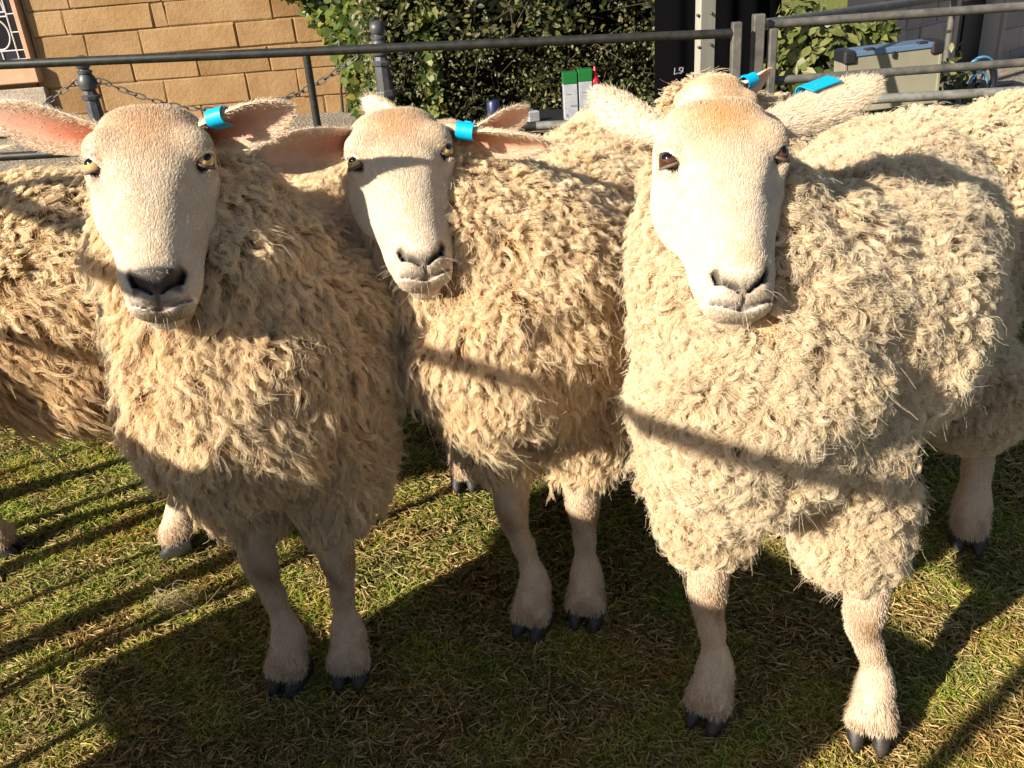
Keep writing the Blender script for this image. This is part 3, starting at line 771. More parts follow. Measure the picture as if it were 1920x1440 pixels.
    tn = 1 - kd[:, None] * np.array([0.35, 0.45, 0.55]) - pd[:, None] * np.array([0.18, 0.26, 0.32]) - st[:, None] * np.array([0.08, 0.12, 0.16])
    curves_obj('leg_hair', Sp, np.array([0.0003, 0.00028, 0.00022, 0.00006]), M['leg_coat'], root, None, np.clip(tn, 0.1, 1))
    # --- fleece
    wq = BQ[(wool & ~inhead)[BQ].all(1)]; cen = BV[wq].mean(1); cn = nrm(BN[wq].mean(1))
    dn = sp.get('locks', 17000) * vis_weight(cen, cn)
    p, qi = tri_sample(BV, wq, dn, rng); n = nrm(BN[wq[qi]].mean(1))
    rear = (p - Fx) @ a / sc
    if 'lock' in sp: length, lift, curl, turns, clump, fly = sp['lock'](p, n, rear, rng)
    ptc = np.stack([np.sin(p[:, 2] * 26 + 3 * np.sin(p[:, 0] * 19)), np.cos(p[:, 0] * 24 + 2 * np.sin(p[:, 1] * 21)), 0.6 * np.sin(p[:, 0] * 33 + p[:, 2] * 21)], 1)
    length = length * (1 + 0.28 * ptc[:, 2] * 1.6 * 0.6)
    flow = np.array([0, 0, -1.0]) + a * 0.25 + 0.30 * ptc + rng.normal(0, 0.20, p.shape) + np.where(rear[:, None] > 0.1, a * 0.55, 0)
    hd = w2h(p); nk = np.clip(1 - np.linalg.norm(p - hb, axis=1) / 0.16, 0, 1)[:, None]
    flow = flow + nk * nrm(p - hb) * 0.8
    if 'ruff' in sp:
        wr_ = np.exp(-(np.linalg.norm(p - sp['ruff'], axis=1) / 0.05) ** 2); length = length * (1 + 1.1 * wr_); lift = lift * (1 + 1.3 * wr_)
    K = sp.get('K', 24); PN = sp.get('P', 9); rd = sp.get('rad', 0.0062)
    S = strand_locks(p, n, flow, length, lift, rd, K, PN, curl, turns, rng, clump, fly)
    nl = len(S)
    p2, q2 = tri_sample(BV, wq, dn * sp.get('fuzz', 0.22), rng); n2 = nrm(BN[wq[q2]].mean(1)); L2 = len(p2)
    f2 = np.array([0, 0, -0.8]) + a * 0.2 + rng.normal(0, 0.55, p2.shape)
    S2 = strand_locks(p2, n2, f2, np.full(L2, 1.0) * np.median(length) * 0.85, np.full(L2, 1.0) * np.median(lift) * 1.25, 0.005, 5, PN, np.full(L2, 0.0035), np.full(L2, 2.2), rng, 1.1, 0.15)
    S = np.concatenate([S, S2])
    under = S[:, :, 2] < 0.004; S[:, :, 2] = np.where(under, 0.004, S[:, :, 2])
    tipr = np.linspace(1, 0.35, PN); R = sp.get('thick', 0.00046) * tipr
    # lock to lock variation and dirt
    lv = rng.normal(0, 1, len(p))[:, None] * np.array([0.05, 0.06, 0.08]); big = np.sin(p[:, 0] * 14 + 2 * np.sin(p[:, 2] * 17) + sp['seed']) * np.cos(p[:, 2] * 15 + 2 * np.sin(p[:, 1] * 13))
    tn = np.clip(0.95 + lv + big[:, None] * np.array([0.02, 0.04, 0.07]), 0.5, 1.05)
    if 'back_tint' in sp: bt = np.clip((n[:, 2] - 0.15) / 0.5, 0, 1)[:, None]; tn = tn * (1 - bt) + np.array(sp['back_tint']) * bt  # upward-facing locks painted paler, as sunlight on the back
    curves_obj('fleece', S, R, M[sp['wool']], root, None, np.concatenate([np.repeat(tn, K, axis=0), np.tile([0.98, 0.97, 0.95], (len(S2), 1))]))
    return root

def lock_wavy(L0, lift, curl, turns, clump=0.28, fly=0.05, backshort=0.6):
    def f(p, n, rear, rng):
        N = len(p); down = np.clip(0.5 - n[:, 2], 0, 1.2)
        ln = L0 * (0.55 + 0.5 * down) * np.where(n[:, 2] > 0.6, backshort, 1.0)
        return ln, np.full(N, lift) * (0.8 + 0.4 * rng.random(N)), np.full(N, curl), np.full(N, turns), clump, fly
    return f
# ------------------------------------------------------------------ ground and grass
k = NT('soil'); n1 = k.noise(6, 6); n2 = k.noise(90, 5)
c = k.mix(k.ramp(n2, [(0.35, (0, 0, 0)), (0.65, (1, 1, 1))]), (0.035, 0.028, 0.014), (0.085, 0.065, 0.030))
c = k.mix(k.ramp(n1, [(0.4, (0, 0, 0)), (0.62, (1, 1, 1))]), c, (0.045, 0.050, 0.016)); k.set(color=c, rough=0.95, spec=0.1)
k.bump(n2, 0.7, 0.01); M['soil'] = k.m
k = NT('gravel'); v = k.n('ShaderNodeTexVoronoi'); v.inputs['Scale'].default_value = 55; tc = k.n('ShaderNodeTexCoord'); k.l(tc.outputs['Object'], v.inputs['Vector'])
c = k.ramp(v.outputs['Color'], [(0.1, (0.10, 0.085, 0.07)), (0.5, (0.26, 0.225, 0.18)), (0.9, (0.42, 0.37, 0.30))]); k.set(color=k.mix(k.noise(3, 4), c, (0.20, 0.17, 0.135)), rough=0.95, spec=0.15)
k.bump(v.outputs['Distance'], 0.8, 0.012); M['gravel'] = k.m
gx = np.concatenate([[-300, -60, -15], np.linspace(-6, 6, 9), [15, 60, 300]]); gy = np.concatenate([[-300, -60, -15], np.linspace(-4, 16, 11), [40, 100, 300]])
V = [(x, y, -0.03) for x in gx for y in gy]; nyy = len(gy)
Fs = [(i * nyy + j, (i + 1) * nyy + j, (i + 1) * nyy + j + 1, i * nyy + j + 1) for i in range(len(gx) - 1) for j in range(nyy - 1)]
tag(mesh_np('ground', V, Fs, M['gravel']), kind='structure')
lx = np.linspace(-4.5, 4.5, 91); ly = np.linspace(-2.5, 4.0, 66)
def lawn_z(x, y): return 0.006 * np.sin(x * 3.1 + 1) * np.cos(y * 2.7) + 0.004 * np.sin(x * 9 + y * 7) - 0.008
V = np.array([(x, y, lawn_z(x, y)) for x in lx for y in ly]); n_ = len(ly)
Q = np.array([(i * n_ + j, (i + 1) * n_ + j, (i + 1) * n_ + j + 1, i * n_ + j + 1) for i in range(len(lx) - 1) for j in range(n_ - 1)])
tag(mesh_np('lawn', V, Q, M['soil'], smooth=True), kind='structure')
def grass_mat(name, stops, transl):
    k = NT(name); hi = k.n('ShaderNodeHairInfo'); ge = k.n('ShaderNodeNewGeometry')
    c = k.ramp(hi.outputs['Random'], stops)
    pat = k.ramp(k.noise(5, 4, vec=ge.outputs['Position']), [(0.36, (0.70, 0.80, 0.55)), (0.50, (1.0, 0.94, 0.8)), (0.68, (0.95, 0.78, 0.52))])
    c = k.mix(1.0, c, pat, 'MULTIPLY')
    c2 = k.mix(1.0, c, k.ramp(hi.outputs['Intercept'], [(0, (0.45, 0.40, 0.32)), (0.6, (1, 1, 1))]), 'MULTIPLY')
    k.set(color=c2, rough=0.6, spec=0.25); tr = k.n('ShaderNodeBsdfTranslucent'); k.l(c2, tr.inputs[0]); mx = k.n('ShaderNodeMixShader'); mx.inputs[0].default_value = transl
    k.l(k.b.outputs[0], mx.inputs[1]); k.l(tr.outputs[0], mx.inputs[2]); k.l(mx.outputs[0], k.out.inputs[0]); return k.m
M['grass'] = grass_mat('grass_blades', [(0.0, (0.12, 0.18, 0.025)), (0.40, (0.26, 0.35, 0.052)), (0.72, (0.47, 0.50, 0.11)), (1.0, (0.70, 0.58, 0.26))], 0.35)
M['thatch'] = grass_mat('thatch', [(0.0, (0.14, 0.10, 0.04)), (0.5, (0.34, 0.26, 0.115)), (1.0, (0.66, 0.54, 0.31))], 0.15)
def scatter_ground(n, ylo=0.72, yhi=3.9, xm=0.5):
    out = []; tot = 0
    while tot < n:
        y = ylo * (yhi / ylo) ** RNG.random(n) if True else 0
        x = RNG.uniform(-1, 1, n) * (0.62 * y + xm)
        out.append(np.stack([x, y], 1)); tot += n
    return np.concatenate(out)[:n]
def clump_noise(xy, s): return np.sin(xy[:, 0] * 17 * s + 3 * np.sin(xy[:, 1] * 11 * s)) * np.cos(xy[:, 1] * 19 * s + 2 * np.sin(xy[:, 0] * 13 * s))
NB = 400000; xy = scatter_ground(NB)
hgt = (0.011 + 0.010 * RNG.random(NB) ** 2) * (0.85 + 0.45 * clump_noise(xy, 0.9)) * (0.8 + 0.12 * xy[:, 1]); dr = RNG.uniform(0, 2 * np.pi, NB); bend = RNG.uniform(0.3, 1.5, NB)
u = np.linspace(0, 1, 4)[None, :, None]
dirv = np.stack([np.cos(dr), np.sin(dr), np.zeros(NB)], 1)[:, None]; base = np.stack([xy[:, 0], xy[:, 1], lawn_z(xy[:, 0], xy[:, 1]) - 0.002], 1)[:, None]
P = base + np.array([0, 0, 1.0]) * hgt[:, None, None] * np.sin(np.minimum(u * 1.5, 1.4)) + dirv * (hgt * bend)[:, None, None] * u ** 1.6
thk = (0.0007 + 0.0005 * RNG.random(NB)) * (0.75 + 0.25 * xy[:, 1])
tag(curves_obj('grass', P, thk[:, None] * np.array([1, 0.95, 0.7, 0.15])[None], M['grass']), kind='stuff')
NB = 140000; xy = scatter_ground(NB); ln = RNG.uniform(0.010, 0.034, NB); dr = RNG.uniform(0, 2 * np.pi, NB); tilt = RNG.normal(0.12, 0.22, NB)
dirv = np.stack([np.cos(dr), np.sin(dr), tilt], 1)[:, None]; sd = np.stack([-np.sin(dr), np.cos(dr), np.zeros(NB)], 1)[:, None]
base = np.stack([xy[:, 0], xy[:, 1], lawn_z(xy[:, 0], xy[:, 1]) + 0.004 + 0.011 * RNG.random(NB)], 1)[:, None]
u = np.linspace(-0.5, 0.5, 4)[None, :, None]
P = base + dirv * ln[:, None, None] * u + sd * (RNG.normal(0, 0.25, NB) * ln)[:, None, None] * (u * u)
thk = (0.0006 + 0.0006 * RNG.random(NB)) * (0.75 + 0.25 * xy[:, 1])
tag(curves_obj('dry_clippings', P, thk[:, None] * np.array([0.5, 1, 1, 0.4])[None], M['thatch']), kind='stuff')

# a wisp of loose wool on the grass
c_ = onground(330, 1140); N_ = 80; u = np.linspace(0, 1, 9)
an = RNG.uniform(0, 2 * np.pi, N_)[:, None]; r_ = RNG.uniform(0.008, 0.035, N_)[:, None]; cx = RNG.normal(0, 0.020, (N_, 1)); cy = RNG.normal(0, 0.012, (N_, 1))
P = np.stack([c_[0] + cx + r_ * np.cos(an + u * RNG.uniform(1, 4, (N_, 1))), c_[1] + cy + 0.6 * r_ * np.sin(an + u * RNG.uniform(1, 4, (N_, 1))), 0.012 + 0.03 * RNG.random((N_, 1)) * np.sin(u * 3.1) + 0 * an], 2)
tag(curves_obj('wool_wisp', P, np.full(9, 0.00022), M['wool_cream']), 'wisp of loose pale wool lying on the grass left of the front legs', 'wool tuft')
# ------------------------------------------------------------------ stone building on the left, with its leaded window
k = NT('sandstone'); n1 = k.noise(3.2, 6); n2 = k.noise(45, 5)
oi = k.n('ShaderNodeObjectInfo')
c = k.mix(k.ramp(n1, [(0.3, (0, 0, 0)), (0.7, (1, 1, 1))]), (0.265, 0.165, 0.076), (0.315, 0.215, 0.115))
c = k.mix(1.0, c, k.ramp(oi.outputs['Random'], [(0, (0.80, 0.77, 0.72)), (0.5, (0.98, 0.95, 0.92)), (1, (1.10, 1.08, 1.06))]), 'MULTIPLY')
c = k.mix(k.ramp(n2, [(0.60, (0, 0, 0)), (0.78, (0.35, 0.35, 0.35))]), c, (0.27, 0.18, 0.085)); k.set(color=c, rough=0.9, spec=0.15)
st_ = k.ramp(k.noise(1.1, 8, 0.75, vec=k.n('ShaderNodeNewGeometry').outputs['Position']), [(0.42, (1, 1, 1)), (0.62, (0.80, 0.74, 0.70))]); k.set(color=k.mix(1.0, c, st_, 'MULTIPLY')); k.bump(k.noise(30, 7, 0.7), 0.6, 0.014); M['sandstone'] = k.m
k = NT('mortar'); k.set(color=k.ramp(k.noise(14, 5), [(0.3, (0.30, 0.20, 0.10)), (0.7, (0.42, 0.29, 0.16))]), rough=0.95, spec=0.1); k.bump(k.noise(60, 5), 0.6, 0.01); M['mortar'] = k.m
k = NT('pink_stone'); k.set(color=k.ramp(k.noise(9, 5), [(0.3, (0.42, 0.25, 0.155)), (0.7, (0.50, 0.33, 0.22))]), rough=0.9, spec=0.15); k.bump(k.noise(70, 5), 0.35, 0.006); M['pink_stone'] = k.m
k = NT('grey_render'); k.set(color=k.ramp(k.noise(25, 6, 0.7), [(0.3, (0.24, 0.20, 0.16)), (0.7, (0.42, 0.37, 0.30))]), rough=0.95, spec=0.1); k.bump(k.noise(60, 6), 0.7, 0.01); M['render'] = k.m
k = NT('dark_pane'); oi = k.n('ShaderNodeObjectInfo'); k.set(color=k.ramp(oi.outputs['Random'], [(0, (0.006, 0.006, 0.008)), (0.6, (0.018, 0.014, 0.022)), (0.9, (0.02, 0.02, 0.03)), (1, (0.03, 0.04, 0.08))]), rough=0.08, spec=0.5); M['pane'] = k.m
k = NT('lead_came'); k.set(color=(0.50, 0.50, 0.52), rough=0.5, spec=0.4); M['lead'] = k.m

WY = 7.2
wp = lambda x, y: aty(x, y, WY)
ci_ = lambda zx, zy: wp(zx / 2.909, zy / 2.909)          # points measured on the 660x360 close-up
bld = empty('stone_building', (-3.0, WY, 0), 'golden sandstone building with a leaded window behind the chain bollards', 'building')
WR = wp(648, 150)[0]; WL = -6.2
mb = MB()
winR = wp(56, 60)[0]; winZ0 = wp(70, 113)[2]
# mortar backing as slabs around the window opening
mb.box(((winR + WR) / 2, WY + 0.113, 1.5), (WR - winR - 0.004, 0.22, 3.2)); mb.box(((WL + winR) / 2, WY + 0.13, (winZ0 - 0.1) / 2), (winR - WL, 0.22, winZ0 + 0.1))
mb.build('mortar_wall', M['mortar'], bld)
lines = [ci_(800, 595)[2], ci_(800, 441)[2], ci_(800, 300)[2], ci_(800, 157)[2], ci_(800, 17)[2]]
hz = [0.0 - 0.05] + lines; dh = lines[-1] - lines[-2]
while hz[-1] < 2.2: hz.append(hz[-1] + dh)
hz = sorted(set(round(v, 4) for v in hz)); hz = [hz[0]] + [v for v in hz[1:] if v - hz[0] > 0.08]
joints = {0: [(1520, 510), (1780, 600)], 1: [(565, 540), (900, 475), (1345, 430), (1620, 395)], 2: [(735, 410), (1075, 320), (1460, 255)], 3: [(475, 260), (770, 230), (1285, 150), (1600, 110)], 4: [(830, 70), (905, 70), (1480, 25)], 5: [(380, 15)]}
rb = random.Random(4)
zi0 = min(range(len(hz)), key=lambda i: abs(hz[i] - lines[0]))
for i in range(len(hz) - 1):
    z0, z1 = hz[i], hz[i + 1]; kx = i - zi0
    kx = i - zi0 + 1
    inwin = (z0 + z1) / 2 > winZ0 + 0.02
    x = winR + 0.015 if inwin else WL
    xs = [x]; js = sorted(ci_(*q)[0] for q in joints.get(kx, []))
    if js:
        q = js[0] - 0.05
        pre = []
        while q - 0.55 > x: pre.append(q - rb.uniform(0.5, 0.7)); q = pre[-1]
        xs += sorted(pre) + [j for j in js if j > x + 0.12]
        while WR - xs[-1] > 0.85: xs.append(xs[-1] + rb.uniform(0.5, 0.75))
    else:
        while WR - xs[-1] > 0.8: xs.append(xs[-1] + rb.uniform(0.42, 0.8))
    xs.append(WR)
    for a_, b_ in zip(xs[:-1], xs[1:]):
        if b_ - a_ < 0.03: continue
        g_ = 0.003; m_ = MB(); d_ = rb.uniform(0, 0.010)
        m_.box(((a_ + b_) / 2, WY + 0.03 - d_ / 2, (z0 + z1) / 2), (b_ - a_ - 2 * g_, 0.08 + d_, z1 - z0 - 2 * g_), None, 0.008)
        v = np.array(m_.v); v += np.random.default_rng(int(abs(a_) * 999 + i)).normal(0, 0.0025, v.shape); m_.v = [tuple(q) for q in v]
        m_.build('stone_block', M['sandstone'], bld)
# window
win = MB(); win.box((winR - 0.03, WY - 0.004, 1.6), (0.035, 0.14, 2 * (1.6 - winZ0)), None, 0.004); win.box((winR - 1.25, WY + 0.3, 1.6), (2.4, 0.02, 2 * (1.6 - winZ0)))
wo = win.build('window', M['pink_stone'], bld)
m_ = MB(); m_.box(((WL + wp(82, 140)[0]) / 2 , WY - 0.02, (winZ0 + wp(75, 152)[2]) / 2 - 0.01), (wp(82, 140)[0] - WL, 0.16, winZ0 - wp(75, 152)[2] - 0.02), None, 0.008); m_.build('window_sill', M['pink_stone'], wo)
m_ = MB(); m_.box(((WL + wp(92, 170)[0]) / 2, WY - 0.012, wp(75, 155)[2] / 2 - 0.02), (wp(92, 170)[0] - WL, 0.11, wp(75, 155)[2] - 0.01), None, 0.006); m_.build('rendered_plinth', M['render'], bld)
WG = WY + 0.075; wx = winR - 0.05
cw = [0.0, 0.048, 0.115, 0.42, 0.487, 0.535]            # columns from the right edge
def pane_box(x0, x1, z0, z1, nm='pane'):
    m_ = MB(); m_.box(((x0 + x1) / 2, WG + rb.uniform(0, 0.004), (z0 + z1) / 2), (x1 - x0 - 0.006, 0.006, z1 - z0 - 0.006), None, 0.001)
    return m_.build(nm, M['pane'], wo)
lead = MB()
def came(p, q, r=0.0055): lead.tube([(p[0], WG - 0.006, p[1]), (q[0], WG - 0.006, q[1])], r, 6)
zb = winZ0 + 0.01; ztop = zb + 1.5; ph = 0.125
for c0, c1, off in ((0, 1, 0.055), (1, 2, 0.0), (3, 4, 0.0), (4, 5, 0.055)):
    z = zb; zz = [zb]
    first = ph * (0.5 if off else 0.52)
    while z < ztop: z = z + (first if z == zb else ph); zz.append(z)
    for z0, z1 in zip(zz[:-1], zz[1:]):
        pane_box(wx - cw[c1], wx - cw[c0], z0, z1); came((wx - cw[c1], z1), (wx - cw[c0], z1), 0.0045)
for cc in cw: came((wx - cc, zb), (wx - cc, ztop))
came((wx - cw[-1], zb), (wx, zb))
xm0, xm1 = wx - cw[3], wx - cw[2]; xc = (xm0 + xm1) / 2
zr = zb + ph * 0.52; pane_box(xm0, xc, zb, zr); pane_box(xc, xm1, zb, zr); came((xm0, zr), (xm1, zr)); came((xc + 0.04, zb), (xc + 0.04, zr))
z2 = zr + 0.235; orx, orz = 0.085, 0.105; oc = (xm1 - 0.105, zr + 0.115)
n_ = 28
ov = [(oc[0] + orx * math.cos(2 * math.pi * t / n_), WG - 0.004, oc[1] + orz * math.sin(2 * math.pi * t / n_)) for t in range(n_ + 1)]
lead.tube(ov, 0.006, 6)
pane_box(xm0, xm1, zr, z2); pane_box(xm0, xm1, z2, z2 + 0.24); pane_box(xm0, xm1, z2 + 0.24, ztop)
m_ = MB(); m_.v = [(q[0], WG - 0.0035, q[2]) for q in ov[:-1]] + [(q[0], WG + 0.0005, q[2]) for q in ov[:-1]]
m_.f = [tuple(range(n_))] + [(i, i + n_, (i + 1) % n_ + n_, (i + 1) % n_) for i in range(n_)]; m_.build('oval_pane', M['pane'], wo)
came((xm0, z2), (xm1, z2)); came((xm0, z2 + 0.03), (xm1, z2 + 0.03))
for t in np.linspace(0, 1, 5): came((xc - 0.02, z2 + 0.03), (xm1 - 0.25 * t, z2 + 0.03 + 0.10 + 0.12 * t), 0.004)
arc = [(xm1 - 0.30 + 0.29 * math.cos(t), WG - 0.006, z2 + 0.03 + 0.30 * math.sin(t)) for t in np.linspace(0, 1.5, 14)]; lead.tube(arc, 0.005, 6)
arc = [(xm1 - 0.30 + 0.20 * math.cos(t), WG - 0.006, z2 + 0.03 + 0.22 * math.sin(t)) for t in np.linspace(0, 1.5, 14)]; lead.tube(arc, 0.005, 6)
lead.build('lead_strips', M['lead'], wo)
m_ = MB(); e = [wp(655, 150), wp(672, 225)]; m_.tube([(WR + 0.05, WY - 0.02, 1.6), (WR + 0.05, WY - 0.02, -0.03)], 0.012, 8); k = NT('rust_pipe'); k.set(color=(0.26, 0.075, 0.035), rough=0.7); m_.build('drain_pipe', k.m, bld)
m_ = MB(); m_.box((WR + 0.022, WY + 0.1, 1.2), (0.03, 0.2, 2.6), None, 0.005); m_.build('corner_strip', M['pink_stone'], bld)

# ------------------------------------------------------------------ pen fence of dark steel tube
k = NT('black_steel'); sc_ = k.noise(30, 5); k.set(color=k.ramp(sc_, [(0.35, (0.012, 0.013, 0.011)), (0.72, (0.034, 0.033, 0.028))]), rough=0.42, spec=0.5); k.bump(k.noise(150, 3), 0.15, 0.002); M['steel'] = k.m
k = NT('worn_steel'); k.set(color=k.ramp(k.noise(22, 5), [(0.35, (0.15, 0.145, 0.13)), (0.72, (0.34, 0.33, 0.30))]), rough=0.5, spec=0.5, metal=0.3); k.bump(k.noise(150, 3), 0.15, 0.002); M['galv'] = k.m  # lighter copy of the steel for rails in sunlight
k = NT('grey_steel'); k.set(color=k.ramp(k.noise(22, 5), [(0.35, (0.06, 0.058, 0.052)), (0.72, (0.14, 0.13, 0.115))]), rough=0.5, spec=0.5); M['grey_steel'] = k.m
FY = 3.45
fp = lambda x, y, Y=FY: aty(x, y, Y)
def tube(name, pts, r, mat, parent, n=10):
    m_ = MB(); m_.tube(pts, r, n); return m_.build(name, mat, parent, True)
def dens(p, q, n=6): return [np.array(p) + (np.array(q) - np.array(p)) * t for t in np.linspace(0, 1, n)]
fn = empty('pen_panel', (-0.4, FY, 0), 'long dark tube pen panel running behind the sheep from the left edge', 'fence panel', 'pen fence panels')
pl = fp(-200, 130); pr = fp(1384, 62)
tube('top_rail', dens(pl, pr), 0.0165, M['steel'], fn)
ql = fp(-200, 306); qr = fp(1384, 216)
tube('lower_rail', dens(ql, fp(1005, 236)), 0.0155, M['steel'], fn)
tube('lower_rail', dens(fp(1005, 236), qr), 0.0155, M['galv'], fn).__setitem__('label', 'worn bare metal end of the lower rail')  # sunlit stretch painted with the lighter steel
def post(x, ztop, parent, r=0.014, Y=FY, mat='steel'): return tube('post', [(x, Y + 0.002, ztop), (x, Y + 0.002, 0.35), (x, Y + 0.002, -0.02)], r, M[mat], parent)
post(fp(575, 110)[0], fp(575, 104)[2], fn); post(pl[0], pl[2], fn)
zb3 = 0.15
tube('bottom_rail', [(pl[0], FY, zb3), (pr[0], FY, zb3)], 0.015, M['steel'], fn)
m_ = MB(); xe = fp(1381, 60)[0]; m_.box((xe, FY, (fp(1381, 41)[2] - 0.02) / 2), (0.035, 0.035, fp(1381, 41)[2] + 0.02), None, 0.004); m_.build('end_post', M['grey_steel'], fn)
gt = empty('gate_panel', (1.6, FY + 0.05, 0), 'grey pen gate with three rails at the right behind the foremost sheep', 'fence panel', 'pen fence panels')
GY = FY + 0.05
for (x0, x1, yt) in ((1412, 1434, 26), (1442, 1457, 53)):
    p = fp((x0 + x1) / 2, yt, GY); m_ = MB(); wd = (x1 - x0) / 515.0
    m_.box((p[0], GY, (p[2] - 0.02) / 2), (wd, 0.04, p[2] + 0.02), None, 0.004); m_.build('gate_post', M['grey_steel'], gt)
tube('top_rail', dens(fp(1440, 46, GY + 0.03), fp(2100, -1, GY + 0.03)), 0.0165, M['grey_steel'], gt)
tube('middle_rail', dens(fp(1440, 152, GY + 0.03), fp(2100, 104, GY + 0.03)), 0.016, M['grey_steel'], gt)
tube('lower_rail', dens(fp(1460, 196, GY + 0.03), fp(2100, 160, GY + 0.03)), 0.018, M['galv'], gt)  # sunlight on this rail painted as lighter steel
m_ = MB(); q = fp(2090, 60, GY); m_.box((q[0], GY + 0.01, 0.36), (0.04, 0.04, 0.76), None, 0.004); m_.build('gate_post', M['grey_steel'], gt)
f2 = empty('pen_panel', (1.2, FY + 0.1, 0), 'dark pen panel running away from the gate posts towards the grey house', 'fence panel', 'pen fence panels')
a_ = fp(1428, 46, GY + 0.07); b_ = fp(1790, -8, 4.9)
tube('top_rail', dens(a_, b_), 0.019, M['grey_steel'], f2); tube('lower_rail', dens(a_ - [0, 0, 0.5], b_ - [0, 0, 0.5]), 0.017, M['grey_steel'], f2)
tube('post', [b_ + [0, 0, 0.01], b_ * [1, 1, 0]], 0.017, M['grey_steel'], f2); tube('post', [a_ + [0, 0.03, 0], a_ * [1, 1, 0] + [0, 0.03, 0]], 0.017, M['grey_steel'], f2)

# ------------------------------------------------------------------ bollards and chains
k = NT('bollard_paint'); k.set(color=k.ramp(k.noise(20, 5), [(0.3, (0.035, 0.037, 0.042)), (0.7, (0.075, 0.078, 0.085))]), rough=0.45, spec=0.5); k.bump(k.noise(120, 4), 0.12, 0.002); M['bollard'] = k.m
BY = 5.3
def bollard(p, label):
    ztop = p[2]; x = p[0]
    r_ = empty('bollard', (x, BY, 0), label, 'bollard', 'bollards carrying the chain')
    m_ = MB(); m_.lathe((x, BY, 0), [(0.085, -0.02), (0.085, 0.06), (0.06, 0.08), (0.052, 0.10), (0.045, ztop - 0.40), (0.062, ztop - 0.395), (0.066, ztop - 0.38), (0.062, ztop - 0.365), (0.046, ztop - 0.36), (0.040, ztop - 0.235), (0.052, ztop - 0.23), (0.054, ztop - 0.215), (0.038, ztop - 0.205), (0.034, ztop - 0.185)], 8); m_.build('shaft', M['bollard'], r_, True)
    m_ = MB(); m_.lathe((x, BY, 0), [(0.034, ztop - 0.185), (0.047, ztop - 0.175), (0.052, ztop - 0.15), (0.047, ztop - 0.12), (0.034, ztop - 0.10), (0.040, ztop - 0.095), (0.040, ztop - 0.083), (0.028, ztop - 0.078)], 18); m_.build('neck', M['bollard'], r_, True)
    m_ = MB(); m_.lathe((x, BY, 0), [(0.028, ztop - 0.078)] + [(0.042 * math.sin(t), ztop - 0.042 - 0.042 * math.cos(t)) for t in np.linspace(0.7, math.pi - 0.02, 9)], 18); m_.build('ball_finial', M['bollard'], r_, True)
    for s_ in (-1, 1):
        m_ = MB(); m_.tube([(x + s_ * (0.050 + 0.014 * (1 - math.cos(t))), BY, ztop - 0.14 + 0.014 * math.sin(t)) for t in np.linspace(-3, 3, 11)], 0.004, 6); m_.build('chain_hook', M['bollard'], r_, True)
    return (x, ztop - 0.15)
b1 = bollard(aty(150, 103, BY), 'left bollard, dark grey with a ball top, before the window'); b2 = bollard(aty(705, 38, BY), 'right bollard, dark grey with a ball top, before the ivy')
link_mb = MB(); pts = []
for t in np.linspace(0, 2 * math.pi, 19): pts.append((0.0185 * math.cos(t) + (0.0115 if math.cos(t) > 0 else -0.0115), 0.0125 * math.sin(t), 0))
link_mb.tube(pts, 0.0036, 6, False)
lm = bpy.data.meshes.new('chain_link'); lm.from_pydata(link_mb.v, [], link_mb.f); lm.update(); lm.polygons.foreach_set('use_smooth', np.ones(len(lm.polygons), bool)); lm.materials.append(M['bollard'])
def chain(A, B, sag, label):
    A = np.array(A); B = np.array(B); r_ = empty('chain', (A + B) / 2 - [0, 0, sag], label, 'chain', 'chains between the bollards')
    u = np.linspace(0, 1, 400); Pn = A + (B - A) * u[:, None]; Pn[:, 2] -= sag * 4 * u * (1 - u)
    s_ = np.concatenate([[0], np.cumsum(np.linalg.norm(np.diff(Pn, axis=0), axis=1))]); n_ = int(s_[-1] / 0.047)
    for i in range(n_):
        c = np.array([np.interp((i + 0.5) / n_ * s_[-1], s_, Pn[:, k2]) for k2 in range(3)]); d = np.array([np.interp((i + 0.9) / n_ * s_[-1], s_, Pn[:, k2]) for k2 in range(3)]) - np.array([np.interp((i + 0.1) / n_ * s_[-1], s_, Pn[:, k2]) for k2 in range(3)])
        d = nrm(d); s2 = nrm(np.cross(d, [0, 0, 1.0])); t2 = np.cross(s2, d)
        yv, zv = (s2, t2) if i % 2 else (t2, -s2)
        an = 0.35 * math.sin(i * 1.7); yv, zv = yv * math.cos(an) + zv * math.sin(an), zv * math.cos(an) - yv * math.sin(an)
        o = bpy.data.objects.new('link', lm); link(o, r_); o.matrix_basis = mat4_(np.stack([d, yv, zv], 1), c)
def mat4_(R, p):
    mm = Matrix.Identity(4)
    for i in range(3):
        for j in range(3): mm[i][j] = R[i][j]
        mm[i][3] = p[i]
    return mm
chain((b1[0] + 0.078, BY, b1[1] + 0.01), (b2[0] - 0.078, BY, b2[1] + 0.01), 0.235, 'black chain sagging between the two bollards')
chain((b1[0] - 1.7, BY, b1[1] + 0.01), (b1[0] - 0.078, BY, b1[1] + 0.01), 0.24, 'black chain running left from the left bollard')
chain((b2[0] + 0.078, BY, b2[1] + 0.01), (b2[0] + 0.25, BY + 1.0, b2[1] - 0.02), 0.10, 'black chain running from the right bollard back into the hedge')

